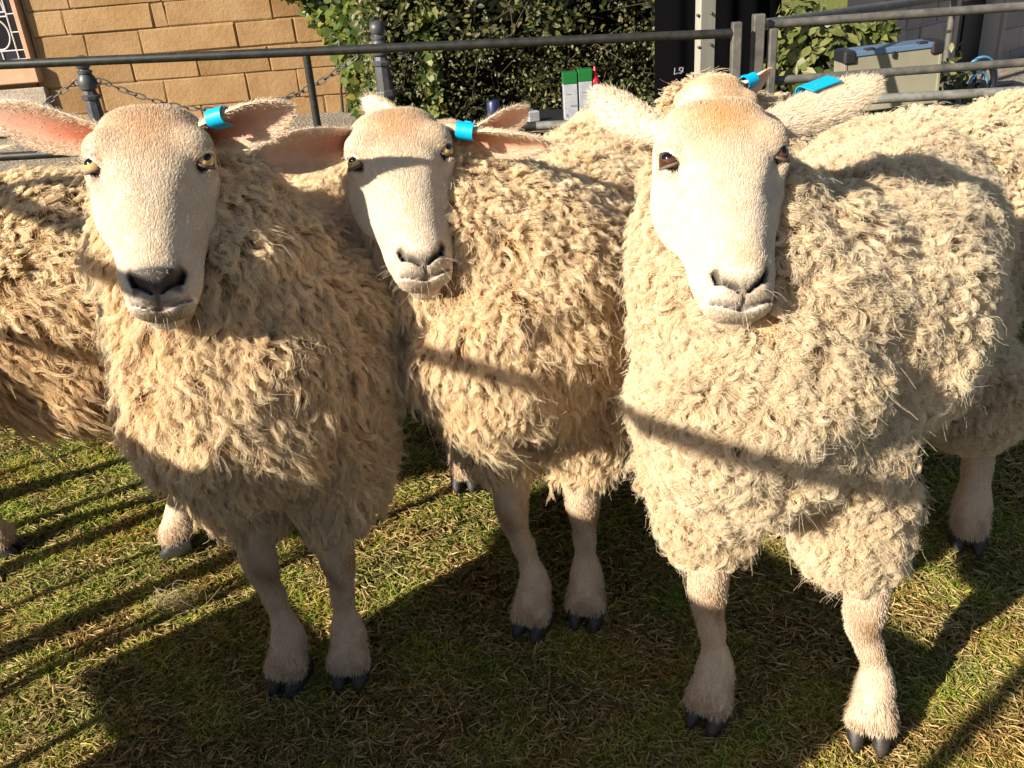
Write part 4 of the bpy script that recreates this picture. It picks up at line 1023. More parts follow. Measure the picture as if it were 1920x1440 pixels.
# ------------------------------------------------------------------ leaves
def leaf_mat(name, stops, transl=0.3, rough=0.45):
    k = NT(name); oi = k.n('ShaderNodeObjectInfo'); ge = k.n('ShaderNodeNewGeometry')
    f = k.n('ShaderNodeMath', operation='FRACT'); ad = k.n('ShaderNodeMath', operation='ADD'); k.l(oi.outputs['Random'], ad.inputs[0]); k.l(ge.outputs['Random Per Island'], ad.inputs[1]); k.l(ad.outputs[0], f.inputs[0])
    c = k.ramp(f.outputs[0], stops); k.set(color=c, rough=rough, spec=0.32)
    tr = k.n('ShaderNodeBsdfTranslucent'); k.l(c, tr.inputs[0]); mx = k.n('ShaderNodeMixShader'); mx.inputs[0].default_value = transl
    k.l(k.b.outputs[0], mx.inputs[1]); k.l(tr.outputs[0], mx.inputs[2]); k.l(mx.outputs[0], k.out.inputs[0]); return k.m
M['hedge_leaf'] = leaf_mat('hedge_leaf', [(0, (0.022, 0.034, 0.010)), (0.45, (0.055, 0.066, 0.020)), (0.8, (0.105, 0.112, 0.036)), (1, (0.18, 0.155, 0.065))], 0.18)
M['ivy_leaf'] = leaf_mat('ivy_leaf', [(0, (0.03, 0.06, 0.014)), (0.5, (0.075, 0.115, 0.024)), (0.85, (0.17, 0.19, 0.04)), (1, (0.30, 0.24, 0.06))], 0.3)
M['laurel_leaf'] = leaf_mat('laurel_leaf', [(0, (0.055, 0.075, 0.018)), (0.5, (0.11, 0.13, 0.032)), (1, (0.20, 0.20, 0.07))], 0.25)
k = NT('twig'); k.set(color=(0.055, 0.038, 0.024), rough=0.9); M['twig'] = k.m
LEAF = np.array([(0, 0, 0), (-0.22, 0.28, 0.05), (-0.25, 0.58, 0.06), (0, 1.0, -0.04), (0.25, 0.58, 0.06), (0.22, 0.28, 0.05), (0, 0.30, 0.0), (0, 0.62, 0.01)])
LEAF_F = [(0, 6, 1), (1, 6, 7, 2), (2, 7, 3), (0, 5, 6), (5, 4, 7, 6), (4, 3, 7)]
IVY = np.array([(0, 0, 0), (-0.42, 0.05, 0.03), (-0.5, 0.45, 0.05), (-0.22, 0.6, 0.03), (0, 1.0, -0.03), (0.22, 0.6, 0.03), (0.5, 0.45, 0.05), (0.42, 0.05, 0.03), (0, 0.4, 0)])
IVY_F = [(8, 0, 1), (8, 1, 2), (8, 2, 3), (8, 3, 4), (8, 4, 5), (8, 5, 6), (8, 6, 7), (8, 7, 0)]
def frames(n, out, rng, spread=0.8):
    """leaf frames: blade looks outwards, tip hangs or points about"""
    nn = nrm(out + rng.normal(0, spread, (n, 3))); tp = rng.normal(0, 1, (n, 3)) + np.array([0, 0, 0.1]); tp = nrm(tp - nn * (tp * nn).sum(1, keepdims=True)); return np.cross(tp, nn), tp, nn
def leaf_cloud(name, P, out, size, base, faces, mat, parent, rng, spread=0.8):
    n = len(P); X, Y, Z = frames(n, out, rng, spread); s_ = size[:, None, None]
    V = P[:, None] + s_ * (base[None, :, 0:1] * X[:, None] + base[None, :, 1:2] * Y[:, None] + base[None, :, 2:3] * Z[:, None])
    m_ = len(base); me = bpy.data.meshes.new(name); allf = []
    lens = np.array([len(f) for f in faces]); flat = np.concatenate([np.array(f) for f in faces])
    me.vertices.add(n * m_); me.vertices.foreach_set('co', V.astype(np.float32).ravel())
    L = (flat[None] + (np.arange(n) * m_)[:, None]).ravel(); me.loops.add(len(L)); me.loops.foreach_set('vertex_index', L.astype(np.int32))
    ls = np.concatenate([[0], np.cumsum(np.tile(lens, n))[:-1]]); me.polygons.add(n * len(faces)); me.polygons.foreach_set('loop_start', ls.astype(np.int32))
    me.update(calc_edges=True); me.materials.append(mat); o = link(bpy.data.objects.new(name, me), parent); o['kind'] = 'stuff'; return o
def leaf_objs(name, P, out, size, base, faces, mat, parent, rng, spread=0.8):
    ms = []
    for j in range(4):
        b = base.copy(); b[:, 2] += 0.12 * (j - 1.5) * b[:, 1] ** 2; b[:, 0] *= (0.85 + 0.1 * j)
        me = bpy.data.meshes.new(name); me.from_pydata([tuple(q) for q in b], [], faces); me.update(); me.materials.append(mat); ms.append(me)
    X, Y, Z = frames(len(P), out, rng, spread)
    for i in range(len(P)):
        o = bpy.data.objects.new(name, ms[i % 4]); link(o, parent); o.matrix_basis = mat4_(np.stack([X[i], Y[i], Z[i]], 1) * size[i], P[i])
rg = np.random.default_rng(21)
# the clipped dark hedge
hg = empty('hedge', (0.2, 6.1, 0), 'tall dark clipped hedge behind the pen, between the ivy and the black screen', 'hedge')
HX0, HX1, HY0 = aty(690, 120, 5.75)[0], aty(1262, 90, 5.75)[0], 5.75
def hedge_face(x, z): return HY0 + 0.16 * np.sin(x * 3.1 + z * 2) * np.cos(z * 4.3 + x) + 0.07 * np.sin(x * 11 + 2 * z) * np.sin(z * 9) + 0.10 * (z < 0.5) * (0.5 - z)
nx_, nz_ = 40, 40; xs = np.linspace(HX0 + 0.05, HX1 - 0.08, nx_); zs = np.linspace(-0.03, 2.3, nz_)
V = [(x, hedge_face(x, z) + 0.16, z) for x in xs for z in zs] + [(x, 7.0, z) for x in xs for z in zs]; m_ = nx_ * nz_; Fs = []
for i in range(nx_ - 1):
    for j in range(nz_ - 1):
        a_ = i * nz_ + j; Fs.append((a_, a_ + nz_, a_ + nz_ + 1, a_ + 1)); Fs.append((m_ + a_, m_ + a_ + 1, m_ + a_ + nz_ + 1, m_ + a_ + nz_))
for i in range(nx_ - 1):
    for j in (0, nz_ - 1): a_ = i * nz_ + j; Fs.append((a_, a_ + nz_, m_ + a_ + nz_, m_ + a_))
for j in range(nz_ - 1):
    for i in (0, nx_ - 1): a_ = i * nz_ + j; Fs.append((a_, a_ + 1, m_ + a_ + 1, m_ + a_))
k = NT('hedge_core'); k.set(color=(0.008, 0.009, 0.005), rough=1.0, spec=0.0); mesh_np('branch_core', V, Fs, k.m, hg)  # near-black filler painted as the deep shade between the leaves
m_ = MB()
for i in range(150):
    x = rg.uniform(HX0, HX1); z = rg.uniform(-0.02, 1.0); d = rg.normal(0, 1, 3) * [1, 0.4, 1] + [0, -0.3, 0.5]; d = nrm(d) * rg.uniform(0.12, 0.35); y = hedge_face(x, z) + 0.06
    m_.tube([(x, y, z), (x + d[0] * 0.5, y + d[1] * 0.4, z + d[2] * 0.5), (x + d[0], y + d[1], z + d[2])], [0.004, 0.003, 0.0015], 5)
m_.build('twigs', M['twig'], hg)['kind'] = 'stuff'
n = 19000; x = rg.uniform(HX0 - 0.05, HX1, n); z = rg.uniform(0.0, 1.35, n); dpt = rg.uniform(-0.06, 0.15, n)
Pl = np.stack([x, hedge_face(x, z) + dpt, z], 1); sz = np.where(z > 0.55, rg.uniform(0.030, 0.062, n), rg.uniform(0.016, 0.034, n))
keep = rg.random(n) < np.where(z > 0.55, 0.5, 1.0) * (0.55 + 0.45 * np.sin(x * 9 + 2 * np.sin(z * 7)) * np.cos(z * 8 + x * 3)); Pl = Pl[keep]; sz = sz[keep]
fr = np.argsort(-sz * (Pl[:, 1] < hedge_face(Pl[:, 0], Pl[:, 2]) + 0.0))[:220]; rest = np.setdiff1d(np.arange(len(Pl)), fr)
outv = np.array([-0.25, -0.9, 0.35])
leaf_objs('leaf', Pl[fr], outv, sz[fr], LEAF, LEAF_F, M['hedge_leaf'], hg, rg); leaf_cloud('foliage', Pl[rest], outv, sz[rest], LEAF, LEAF_F, M['hedge_leaf'], hg, rg)
n = 5000; x = rg.uniform(HX0, HX1, n); z = rg.uniform(1.35, 2.35, n); Pl = np.stack([x, hedge_face(x, z) + rg.uniform(-0.06, 0.15, n), z], 1); leaf_cloud('upper_foliage', Pl, outv, rg.uniform(0.04, 0.07, n), LEAF, LEAF_F, M['hedge_leaf'], hg, rg)
# ivy over the corner of the building
iv = empty('ivy', (WR + 0.3, 6.9, 0), 'yellow-green ivy climbing the right corner of the sandstone building', 'climbing plant')
def ivy_pts(n):
    z = rg.uniform(0.02, 1.7, n); lo_ = np.interp(z, [0.0, 0.25, 0.45, 0.7, 0.85, 1.7], [WR + 0.10, WR + 0.06, WR - 0.04, WR - 0.20, WR - 0.38, WR - 0.6]); x = lo_ + (rg.random(n) ** 1.2) * (HX0 + 0.42 - lo_)
    y = np.where(x < WR, WY - 0.05, np.interp(x, [WR, HX0 + 0.4], [WY - 0.15, HY0 + 0.15])) - rg.uniform(0, 0.22, n); return np.stack([x, y, z], 1)
Pl = ivy_pts(230); leaf_objs('leaf', Pl - [0, 0.06, 0], outv, rg.uniform(0.05, 0.085, len(Pl)), IVY, IVY_F, M['ivy_leaf'], iv, rg, 0.6)
Pl = ivy_pts(4200); leaf_cloud('foliage', Pl, outv, rg.uniform(0.04, 0.08, len(Pl)), IVY, IVY_F, M['ivy_leaf'], iv, rg, 0.7)
m_ = MB()
for i in range(14):
    x = WR + rg.uniform(0.0, 0.7); pts = [(x + 0.05 * math.sin(z * 5 + i), np.interp(x, [WR, HX0 + 0.4], [WY - 0.06, HY0 + 0.3]) , z) for z in np.linspace(-0.03, 1.7, 12)]; m_.tube(pts, np.linspace(0.012, 0.004, 12), 6)
m_.build('stem', M['twig'], iv)
# black screen and the pale post before it
k = NT('black_cloth'); k.set(color=(0.002, 0.002, 0.0025), rough=1.0, spec=0.03); k.bump(k.noise(300, 2), 0.1, 0.001); M['black_cloth'] = k.m
sx0, sx1 = aty(1238, 90, 5.2)[0], aty(1468, 90, 5.2)[0]; n_ = 60; zs = np.linspace(-0.02, 2.2, 16); V = []; u = np.linspace(0, 1, n_)
for z in zs:
    for t in u: V.append((sx0 + (sx1 - sx0) * t + 0.03 * math.sin(z * 2.2 + 1) * t ** 3 + 0.02 * (1 - z) * t ** 2, 5.2 + 0.018 * math.sin(t * 31 + 0.6 * math.sin(z * 2)) + 0.15 * (abs(t - 0.5) * 2) ** 4, z))
nb_ = len(V); V += [(a_, b_ + 0.02, c_) for a_, b_, c_ in V]
Fs = []
for i in range(len(zs) - 1):
    for j in range(n_ - 1): a_ = i * n_ + j; Fs.append((a_, a_ + 1, a_ + n_ + 1, a_ + n_)); Fs.append((nb_ + a_, nb_ + a_ + n_, nb_ + a_ + n_ + 1, nb_ + a_ + 1))
for i in range(len(zs) - 1):
    for j in (0, n_ - 1): a_ = i * n_ + j; Fs.append((a_, a_ + n_, nb_ + a_ + n_, nb_ + a_))
scn = empty('cloth_screen', ((sx0 + sx1) / 2, 5.2, 0), 'tall black cloth screen behind the pale post', 'screen')
mesh_np('cloth', V, Fs, M['black_cloth'], scn, True)
k = NT('white_print'); k.set(color=(0.20, 0.21, 0.22), rough=0.7); M['white_print'] = k.m
m_ = MB(); pc = aty(1275, 134, 5.12); s_ = 0.017
def stroke(pts): m_.tube([(pc[0] + a_ * s_, 5.145, pc[2] + b_ * s_) for a_, b_ in pts], 0.0035, 5)
stroke([(-1.3, 1), (-1.5, -1), (-0.5, -0.7)]); stroke([(0.9, 0.9), (0.1, 0.8), (0.1, 0.2), (0.8, -0.1), (0.7, -0.8), (-0.1, -0.7)]); stroke([(1.3, 1.0), (1.2, -0.5)])
m_.build('printed_mark', M['white_print'], scn)
k = NT('pale_paint'); k.set(color=k.ramp(k.noise(12, 5, stretch=(1, 1, 0.2)), [(0.3, (0.24, 0.23, 0.19)), (0.7, (0.33, 0.315, 0.27))]), rough=0.6); k.bump(k.noise(60, 4, stretch=(1, 1, 0.1)), 0.2, 0.003); M['pale'] = k.m
pp = aty(1322, 60, 4.6); an = math.radians(20); axp = np.array([[math.cos(an), math.sin(an), 0], [-math.sin(an), math.cos(an), 0], [0, 0, 1]])
po = empty('canopy_post', (pp[0], 4.6, 0), 'pale square post with dark bolts before the black screen', 'post')
m_ = MB(); m_.box((pp[0], 4.6, 1.1), (0.085, 0.05, 2.24), axp, 0.004); m_.build('shaft', M['pale'], po)
for (bx, by) in ((1309, 29), (1335, 25), (1311, 89), (1334, 84)):
    q = aty(bx, by, 4.565); m_ = MB(); m_.lathe(q, [(0.007, -0.012), (0.007, 0.004), (0.004, 0.006)], 8, np.array([[1, 0, 0], [0, 0, 1.0], [0, -1.0, 0]])); m_.build('bolt', M['steel'], po)
# ------------------------------------------------------------------ right background
bh = empty('laurel_bush', (2.1, 5.2, 0), 'sunlit laurel bush with broad glossy leaves beside the black screen', 'bush')
bc_ = [(aty(1545, 105, 5.1), 0.24), (aty(1500, 140, 5.1), 0.20), (aty(1600, 75, 5.2), 0.16), (aty(1640, 72, 5.15), 0.10), (aty(1490, 70, 5.3), 0.20)]
Pl = []; ov_ = []
for c, r_ in bc_:
    d = nrm(rg.normal(0, 1, (260, 3))); Pl.append(c + d * r_ * rg.uniform(0.55, 1.0, (260, 1))); ov_.append(d + [0, -0.2, 0.35])
Pl = np.concatenate(Pl); ov_ = np.concatenate(ov_); kk_ = Pl[:, 2] > 0.0; Pl = Pl[kk_]; ov_ = ov_[kk_]
fr = np.argsort(Pl[:, 1])[:250]; rest = np.setdiff1d(np.arange(len(Pl)), fr); sz = rg.uniform(0.06, 0.10, len(Pl))
leaf_objs('leaf', Pl[fr], ov_[fr], sz[fr], LEAF, LEAF_F, M['laurel_leaf'], bh, rg, 0.4); leaf_cloud('foliage', Pl[rest], ov_[rest], sz[rest], LEAF, LEAF_F, M['laurel_leaf'], bh, rg, 0.4)
m_ = MB()
for c, r_ in bc_:
    for j in range(4): e = c + rg.normal(0, r_ * 0.4, 3); m_.tube([(2.1 + 0.05 * j, 5.25, -0.03), ((2.1 + e[0]) / 2, 5.25, e[2] * 0.5), tuple(e)], [0.012, 0.008, 0.003], 6)
m_.build('stem', M['twig'], bh)
k = NT('bank_turf'); c = k.mix(k.noise(1.7, 5), (0.16, 0.19, 0.045), (0.30, 0.27, 0.10)); c = k.mix(k.ramp(k.noise(40, 5), [(0.35, (0, 0, 0)), (0.65, (1, 1, 1))]), c, (0.10, 0.12, 0.03)); k.set(color=c, rough=0.95, spec=0.1); k.bump(k.noise(80, 4), 0.8, 0.03); M['bank'] = k.m
xs = np.linspace(0.8, 30, 40); ys = np.linspace(7.5, 40, 40); V = [(x, y, -0.06 + 0.16 * (y - 7.5) ** 0.9 * min(1, max(0, (x - 0.8) / 1.0)) + 0.05 * math.sin(x * 2 + y)) for x in xs for y in ys]
Fs = [(i * 40 + j, (i + 1) * 40 + j, (i + 1) * 40 + j + 1, i * 40 + j + 1) for i in range(39) for j in range(39)]; tag(mesh_np('grass_bank', V, Fs, M['bank'], smooth=True), kind='structure')
k = NT('grey_stone'); oi = k.n('ShaderNodeObjectInfo'); c = k.mix(k.noise(6, 6), (0.23, 0.21, 0.20), (0.36, 0.33, 0.31)); c = k.mix(1.0, c, k.ramp(oi.outputs['Random'], [(0, (0.8, 0.8, 0.82)), (1, (1.1, 1.06, 1.03))]), 'MULTIPLY'); k.set(color=c, rough=0.9, spec=0.15); k.bump(k.noise(30, 6), 0.5, 0.012); M['grey_stone'] = k.m
k = NT('grey_mortar'); k.set(color=(0.40, 0.38, 0.36), rough=0.95); M['grey_mortar'] = k.m
# low wall with a pale coping
lw = empty('garden_wall', (2.45, 6.6, 0), 'low dark garden wall with a pale sunlit coping behind the laurel', 'wall')
la, lb = aty(1525, 56, 6.6), aty(1690, 36, 6.9); d = nrm((lb - la) * [1, 1, 0]); axw = np.stack([d, np.cross([0, 0, 1.0], d), [0, 0, 1.0]]); ln = np.linalg.norm((lb - la)[:2]); cz = (la[2] + lb[2]) / 2
m_ = MB(); m_.box(((la[0] + lb[0]) / 2, (la[1] + lb[1]) / 2, cz / 2 - 0.04), (ln, 0.2, cz), axw, 0.005); m_.build('wall_body', M['grey_stone'], lw)
for i in range(4):
    m_ = MB(); c = la + (lb - la) * ((i + 0.5) / 4); m_.box((c[0], c[1], cz), (ln / 4 - 0.008, 0.30, 0.07), axw, 0.008); m_.build('coping_stone', M['pale'], lw)
# grey stone house in its own shade
gh = empty('grey_house', (3.0, 6.0, 0), 'grey stone house in shade at the top right corner with a dark doorway', 'house')
nd = nrm(np.array([0.62, -0.78, 0])); dd = np.cross([0, 0, 1.0], nd)     # dd runs to the right, away
axh = np.stack([dd, -nd, [0, 0, 1.0]]); g0 = aty(1652, 60, 6.0) * [1, 1, 0]
def hpt(x, y):
    r = ray(x, y); t = ((g0 - CAM) @ nd) / (r @ nd); q = CAM + r * t; return (q - g0) @ dd, q[2]
dl, dz = hpt(1783, 100); dr_, _ = hpt(1865, 100); _, dzt = hpt(1822, 10)
def hbox(name, x0, x1, z0, z1, mat, parent, off=0.0, th=0.2, bev=0.0):
    m_ = MB(); m_.box(g0 + dd * (x0 + x1) / 2 + nd * (off - th / 2) + [0, 0, (z0 + z1) / 2], (x1 - x0, th, z1 - z0), axh, bev); return m_.build(name, mat, parent)
hbox('wall', 0, dl, -0.3, 2.4, M['grey_mortar'], gh, 0, 0.25); hbox('wall', dr_, 3.2, -0.3, 2.4, M['grey_mortar'], gh, 0, 0.25); hbox('wall', dl + 0.002, dr_ - 0.002, dzt + 0.3, 2.4, M['grey_mortar'], gh, -0.003, 0.25)
z = -0.3; i = 0
while z < 1.5:
    hgt = 0.15 + 0.05 * rb.random()
    for (xa, xb) in ((0.0, dl - 0.06), (dr_ + 0.06, 2.4)):
        x = xa
        while x < xb - 0.03:
            wd_ = min(rb.uniform(0.16, 0.42), xb - x); wd_ = xb - x if xb - x - wd_ < 0.1 else wd_
            hbox('stone_block', x + 0.007, x + wd_ - 0.007, z + 0.007, z + hgt - 0.007, M['grey_stone'], gh, 0.012 + rb.uniform(0, 0.012), 0.05, 0.006); x += wd_
    z += hgt
for xx in (dl - 0.055, dr_ + 0.002): hbox('door_jamb', xx, xx + 0.053, -0.3, dzt + 0.3, M['grey_stone'], gh, 0.03, 0.28, 0.005)
k = NT('dark_door'); k.set(color=(0.010, 0.010, 0.013), rough=0.5); M['dark_door'] = k.m; k = NT('brick_red'); k.set(color=k.ramp(k.noise(14, 4), [(0.3, (0.22, 0.08, 0.06)), (0.7, (0.40, 0.22, 0.18))]), rough=0.85); M['brick_red'] = k.m
dob = hbox('door', dl, dr_, -0.3, dzt + 0.02, M['dark_door'], gh, -0.12, 0.05)
for t in (0.3, 0.7): hbox('door_board', dl + (dr_ - dl) * (t - 0.17), dl + (dr_ - dl) * (t + 0.17), -0.2, dzt - 0.05, M['dark_door'], dob, -0.105, 0.02, 0.004)
for i in range(5): hbox('brick', dl + (dr_ - dl) * i / 5 + 0.006, dl + (dr_ - dl) * (i + 1) / 5 - 0.006, dzt + 0.03, dzt + 0.29, M['brick_red'], gh, -0.03 + 0.006 * (i % 2), 0.1, 0.006)
# case on a trestle
k = NT('case_panel'); k.set(color=k.ramp(k.noise(5, 5), [(0.3, (0.19, 0.18, 0.13)), (0.7, (0.27, 0.255, 0.19))]), rough=0.5, spec=0.4); M['case'] = k.m
k = NT('case_edge'); k.set(color=(0.17, 0.27, 0.44), rough=0.3, metal=0.5); M['case_edge'] = k.m
k = NT('black_plastic'); k.set(color=(0.012, 0.012, 0.016), rough=0.5); M['plastic'] = k.m
CY = 4.2; tl, tr_, br = aty(1588, 100, CY), aty(1772, 78, CY), aty(1752, 205, CY); cw_ = tr_[0] - tl[0]; ch_ = tl[2] - br[2]; cc = np.array([(tl[0] + tr_[0]) / 2, CY + 0.07, (tl[2] + tr_[2]) / 2 - ch_ / 2])
ang = math.atan2(tr_[2] - tl[2], cw_); axc = np.array([[math.cos(ang), 0, math.sin(ang)], [0, 1, 0.0], [-math.sin(ang), 0, math.cos(ang)]])
cs = empty('hard_case', (cc[0], cc[1], cc[2] - ch_ / 2), 'grey hard case with a blue metal edge and black corners behind the gate', 'case')
P_ = lambda x, y, z: cc + axc[0] * x + axc[1] * y + axc[2] * z
m_ = MB(); m_.box(P_(0, 0, 0), (cw_ - 0.012, 0.12, ch_ - 0.012), axc, 0.006); m_.build('shell', M['case'], cs)
m_ = MB(); m_.box(P_(0, 0, ch_ / 2 - 0.009), (cw_, 0.136, 0.024), axc, 0.003); m_.build('edge_trim', M['case_edge'], cs)
for s_ in (-1, 1):
    m_ = MB(); m_.box(P_(s_ * (cw_ / 2 - 0.005), 0, -0.02), (0.014, 0.130, ch_ - 0.05), axc, 0.002); m_.build('side_trim', M['case'], cs)
    m_ = MB(); m_.box(P_(s_ * (cw_ / 2 - 0.022), -0.004, ch_ / 2 - 0.022), (0.058, 0.142, 0.058), axc, 0.010); m_.build('corner_cap', M['plastic'], cs)
    m_ = MB(); m_.box(P_(s_ * cw_ * 0.27 + 0.01, -0.055, ch_ / 2 + 0.004), (0.045, 0.03, 0.012), axc, 0.004); m_.build('latch', M['steel'], cs)
m_ = MB(); m_.box(P_(0.0, -0.068, ch_ / 2 - 0.03), (0.016, 0.012, 0.028), axc, 0.003); m_.build('lock', M['plastic'], cs)
tb = empty('trestle', (cc[0], CY + 0.1, 0), 'low timber trestle carrying the grey case', 'table'); zt = cc[2] - ch_ / 2 - 0.012; k = NT('dull_timber'); k.set(color=k.ramp(k.noise(8, 5, stretch=(0.2, 1, 1)), [(0.3, (0.10, 0.07, 0.045)), (0.7, (0.20, 0.15, 0.10))]), rough=0.8); M['timber'] = k.m
m_ = MB(); m_.box((cc[0], CY + 0.1, zt - 0.018), (0.75, 0.4, 0.03), None, 0.004); m_.build('table_top', M['timber'], tb)
for sx in (-1, 1):
    for sy in (-1, 1): m_ = MB(); m_.box((cc[0] + sx * 0.33, CY + 0.1 + sy * 0.16, (zt - 0.035) / 2), (0.04, 0.04, zt - 0.034), None, 0.003); m_.build('leg', M['timber'], tb)
# cart wheel with a blue rim
k = NT('blue_rim'); k.set(color=(0.10, 0.30, 0.52), rough=0.4); M['blue_rim'] = k.m
wc = aty(1833, 160, 4.7); wr = 0.115; wh = empty('cart_wheel', (wc[0], 4.7, wc[2] - wr), 'small dark wheel with a blue rim leaning below the doorway', 'wheel')
axl = np.array([[1, 0, 0], [0, 0, 1.0], [0, -1.0, 0]]); axl = np.array([[0.9, 0.42, 0], [0, 0, 1.0], [0.42, -0.9, 0]])
def ring(R, r, mat, nm, par):
    m_ = MB(); m_.tube([wc + axl[0] * R * math.cos(t) + axl[1] * R * math.sin(t) for t in np.linspace(0, 2 * math.pi, 33)], r, 8, False); return m_.build(nm, mat, par, True)
ring(wr, 0.016, M['plastic'], 'tyre', wh); ring(wr + 0.02, 0.008, M['blue_rim'], 'outer_rim', wh); ring(wr * 0.55, 0.008, M['blue_rim'], 'inner_rim', wh)
m_ = MB(); m_.lathe(wc, [(0.03, -0.03), (0.03, 0.03)], 12, axl); m_.build('hub', M['plastic'], wh)
for i in range(6): t = i * math.pi / 3; m_ = MB(); m_.tube([wc, wc + (axl[0] * math.cos(t) + axl[1] * math.sin(t)) * wr], 0.006, 6); m_.build('spoke', M['plastic'], wh)
m_ = MB(); m_.box((wc[0] + 0.1, 4.85, (wc[2] - 0.05) / 2), (0.5, 0.3, wc[2] - 0.03), None, 0.01); tag(m_.build('hand_cart', M['plastic'], None), 'low black hand cart body beside the blue wheel', 'cart')
# potted greens left of the wheel
pt = empty('fern_clump', (aty(1780, 150, 4.6)[0], 4.6, 0), 'small dark green clump of leaves beside the blue wheel', 'plant'); c = aty(1782, 158, 4.6)
Pl = c + rg.normal(0, 1, (120, 3)) * [0.05, 0.05, 0.07]; leaf_cloud('foliage', Pl, outv, rg.uniform(0.03, 0.06, 120), LEAF, LEAF_F, M['hedge_leaf'], pt, rg); m_ = MB(); m_.tube([(c[0], 4.6, -0.03), (c[0], 4.6, c[2])], 0.01, 6); m_.build('stem', M['twig'], pt)
# ------------------------------------------------------------------ things on the covered table behind the pen
TY = 4.0; t0, t1 = aty(905, 232, TY), aty(1240, 222, TY); zt = aty(1070, 226, TY)[2]
tb = empty('display_table', ((t0[0] + t1[0]) / 2, TY + 0.12, 0), 'folding table under a black cloth before the hedge', 'table')
m_ = MB(); m_.box(((t0[0] + t1[0]) / 2, TY + 0.13, zt - 0.012), (t1[0] - t0[0], 0.36, 0.022), None, 0.003); m_.build('table_top', M['plastic'], tb)
n_ = 80; V = []; xa, xb = t0[0] + 0.004, t1[0] - 0.004
for z in (zt - 0.025, zt - 0.2, 0.02):
    for t in np.linspace(0, 1, n_): V.append((xa + (xb - xa) * t, TY - 0.055 - 0.012 * math.sin(t * 60) * (zt - z) / zt - 0.004, z))
nb_ = len(V); V += [(a_, b_ + 0.006, c_) for a_, b_, c_ in V]; Fs = []
for i in range(2):
    for j in range(n_ - 1): a_ = i * n_ + j; Fs += [(a_, a_ + n_, a_ + n_ + 1, a_ + 1), (nb_ + a_, nb_ + a_ + 1, nb_ + a_ + n_ + 1, nb_ + a_ + n_)]
mesh_np('table_skirt', V, Fs, M['black_cloth'], tb, True)
for sx in (0.08, 0.92):
    for yy in (TY + 0.0, TY + 0.26): m_ = MB(); m_.tube([(xa + (xb - xa) * sx, yy, zt - 0.02), (xa + (xb - xa) * sx, yy, -0.03)], 0.012, 8); m_.build('leg', M['steel'], tb)
k = NT('carton_white'); k.set(color=k.ramp(k.noise(40, 4), [(0.35, (0.27, 0.285, 0.32)), (0.7, (0.36, 0.37, 0.40))]), rough=0.55); M['carton'] = k.m
k = NT('carton_green'); k.set(color=(0.004, 0.11, 0.022), rough=0.5); M['green'] = k.m; k = NT('red_plastic'); k.set(color=(0.62, 0.012, 0.015), rough=0.35); M['red'] = k.m
k = NT('print_grey'); k.set(color=(0.16, 0.18, 0.20), rough=0.6); M['print'] = k.m
for (x0, x1, ytp, lab) in ((1057, 1084, 137, 'left white carton with a green top on the table'), (1086, 1112, 131, 'right white carton with a green top, next to the red-capped bottle')):
    p0, p1 = aty(x0, 180, TY), aty(x1, 180, TY); h_ = aty((x0 + x1) / 2, ytp, TY)[2] - zt; wd_ = p1[0] - p0[0]; xc = (p0[0] + p1[0]) / 2
    r_ = empty('carton', (xc, TY + 0.04, zt), lab, 'carton', 'green-topped cartons'); xc2 = xc
    m_ = MB(); m_.box((xc2, TY + 0.04, zt + h_ * 0.38), (wd_ - 0.002, wd_, h_ * 0.76), None, 0.002); m_.build('carton_body', M['carton'], r_)
    m_ = MB(); m_.box((xc2, TY + 0.04, zt + h_ * 0.88), (wd_, wd_ + 0.002, h_ * 0.24), None, 0.002); m_.build('carton_top', M['green'], r_)
    m_ = MB(); m_.box((xc2 + wd_ * 0.22, TY + 0.04 - wd_ / 2, zt + h_ * 0.30), (wd_ * 0.5, 0.002, 0.007)); m_.box((xc2 - wd_ * 0.3, TY + 0.04 - wd_ / 2, zt + h_ * 0.10), (0.009, 0.002, 0.012)); m_.box((xc2 - wd_ * 0.12, TY + 0.04 - wd_ / 2, zt + h_ * 0.55), (wd_ * 0.35, 0.002, 0.004)); m_.build('printed_mark', M['print'], r_)
q = aty(1122, 200, TY); h0 = aty(1120, 159, TY)[2] - zt; h1 = aty(1117, 127, TY)[2] - zt
r_ = empty('bottle', (q[0], TY + 0.03, zt), 'white bottle with a pointed red nozzle cap on the table', 'bottle')
m_ = MB(); m_.lathe((q[0], TY + 0.03, zt), [(0.026, 0.001), (0.028, 0.006), (0.028, h0 - 0.012), (0.018, h0)], 18); m_.build('bottle_body', M['carton'], r_, True)
m_ = MB(); m_.lathe((q[0] - 0.008, TY + 0.03, zt), [(0.018, h0 + 0.001), (0.019, h0 + 0.012), (0.013, h0 + 0.024), (0.0065, h0 + 0.032), (0.005, h1), (0.003, h1 + 0.003)], 16); m_.build('nozzle_cap', M['red'], r_, True)
q = aty(1000, 214, TY); m_ = MB(); m_.box((q[0], TY + 0.05, zt + 0.022), (0.05, 0.04, 0.043), np.array([[0.95, 0.3, 0], [-0.3, 0.95, 0], [0, 0, 1.0]]), 0.003); tag(m_.build('small_box', M['carton'], None), 'small pale box on the table beside an ear tip', 'box')
q = aty(925, 194, TY); m_ = MB(); m_.lathe((q[0], TY + 0.08, zt), [(0.026, 0.001), (0.029, 0.02), (0.029, q[2] - zt - 0.01), (0.022, q[2] - zt)], 20); k = NT('navy_plastic'); k.set(color=(0.012, 0.02, 0.07), rough=0.4); tag(m_.build('tub', k.m, None, True), 'dark blue tub on the left end of the table', 'tub')
# ------------------------------------------------------------------ the flock
def px(x, y, d): return at(x, y, d)
SHEEP = []
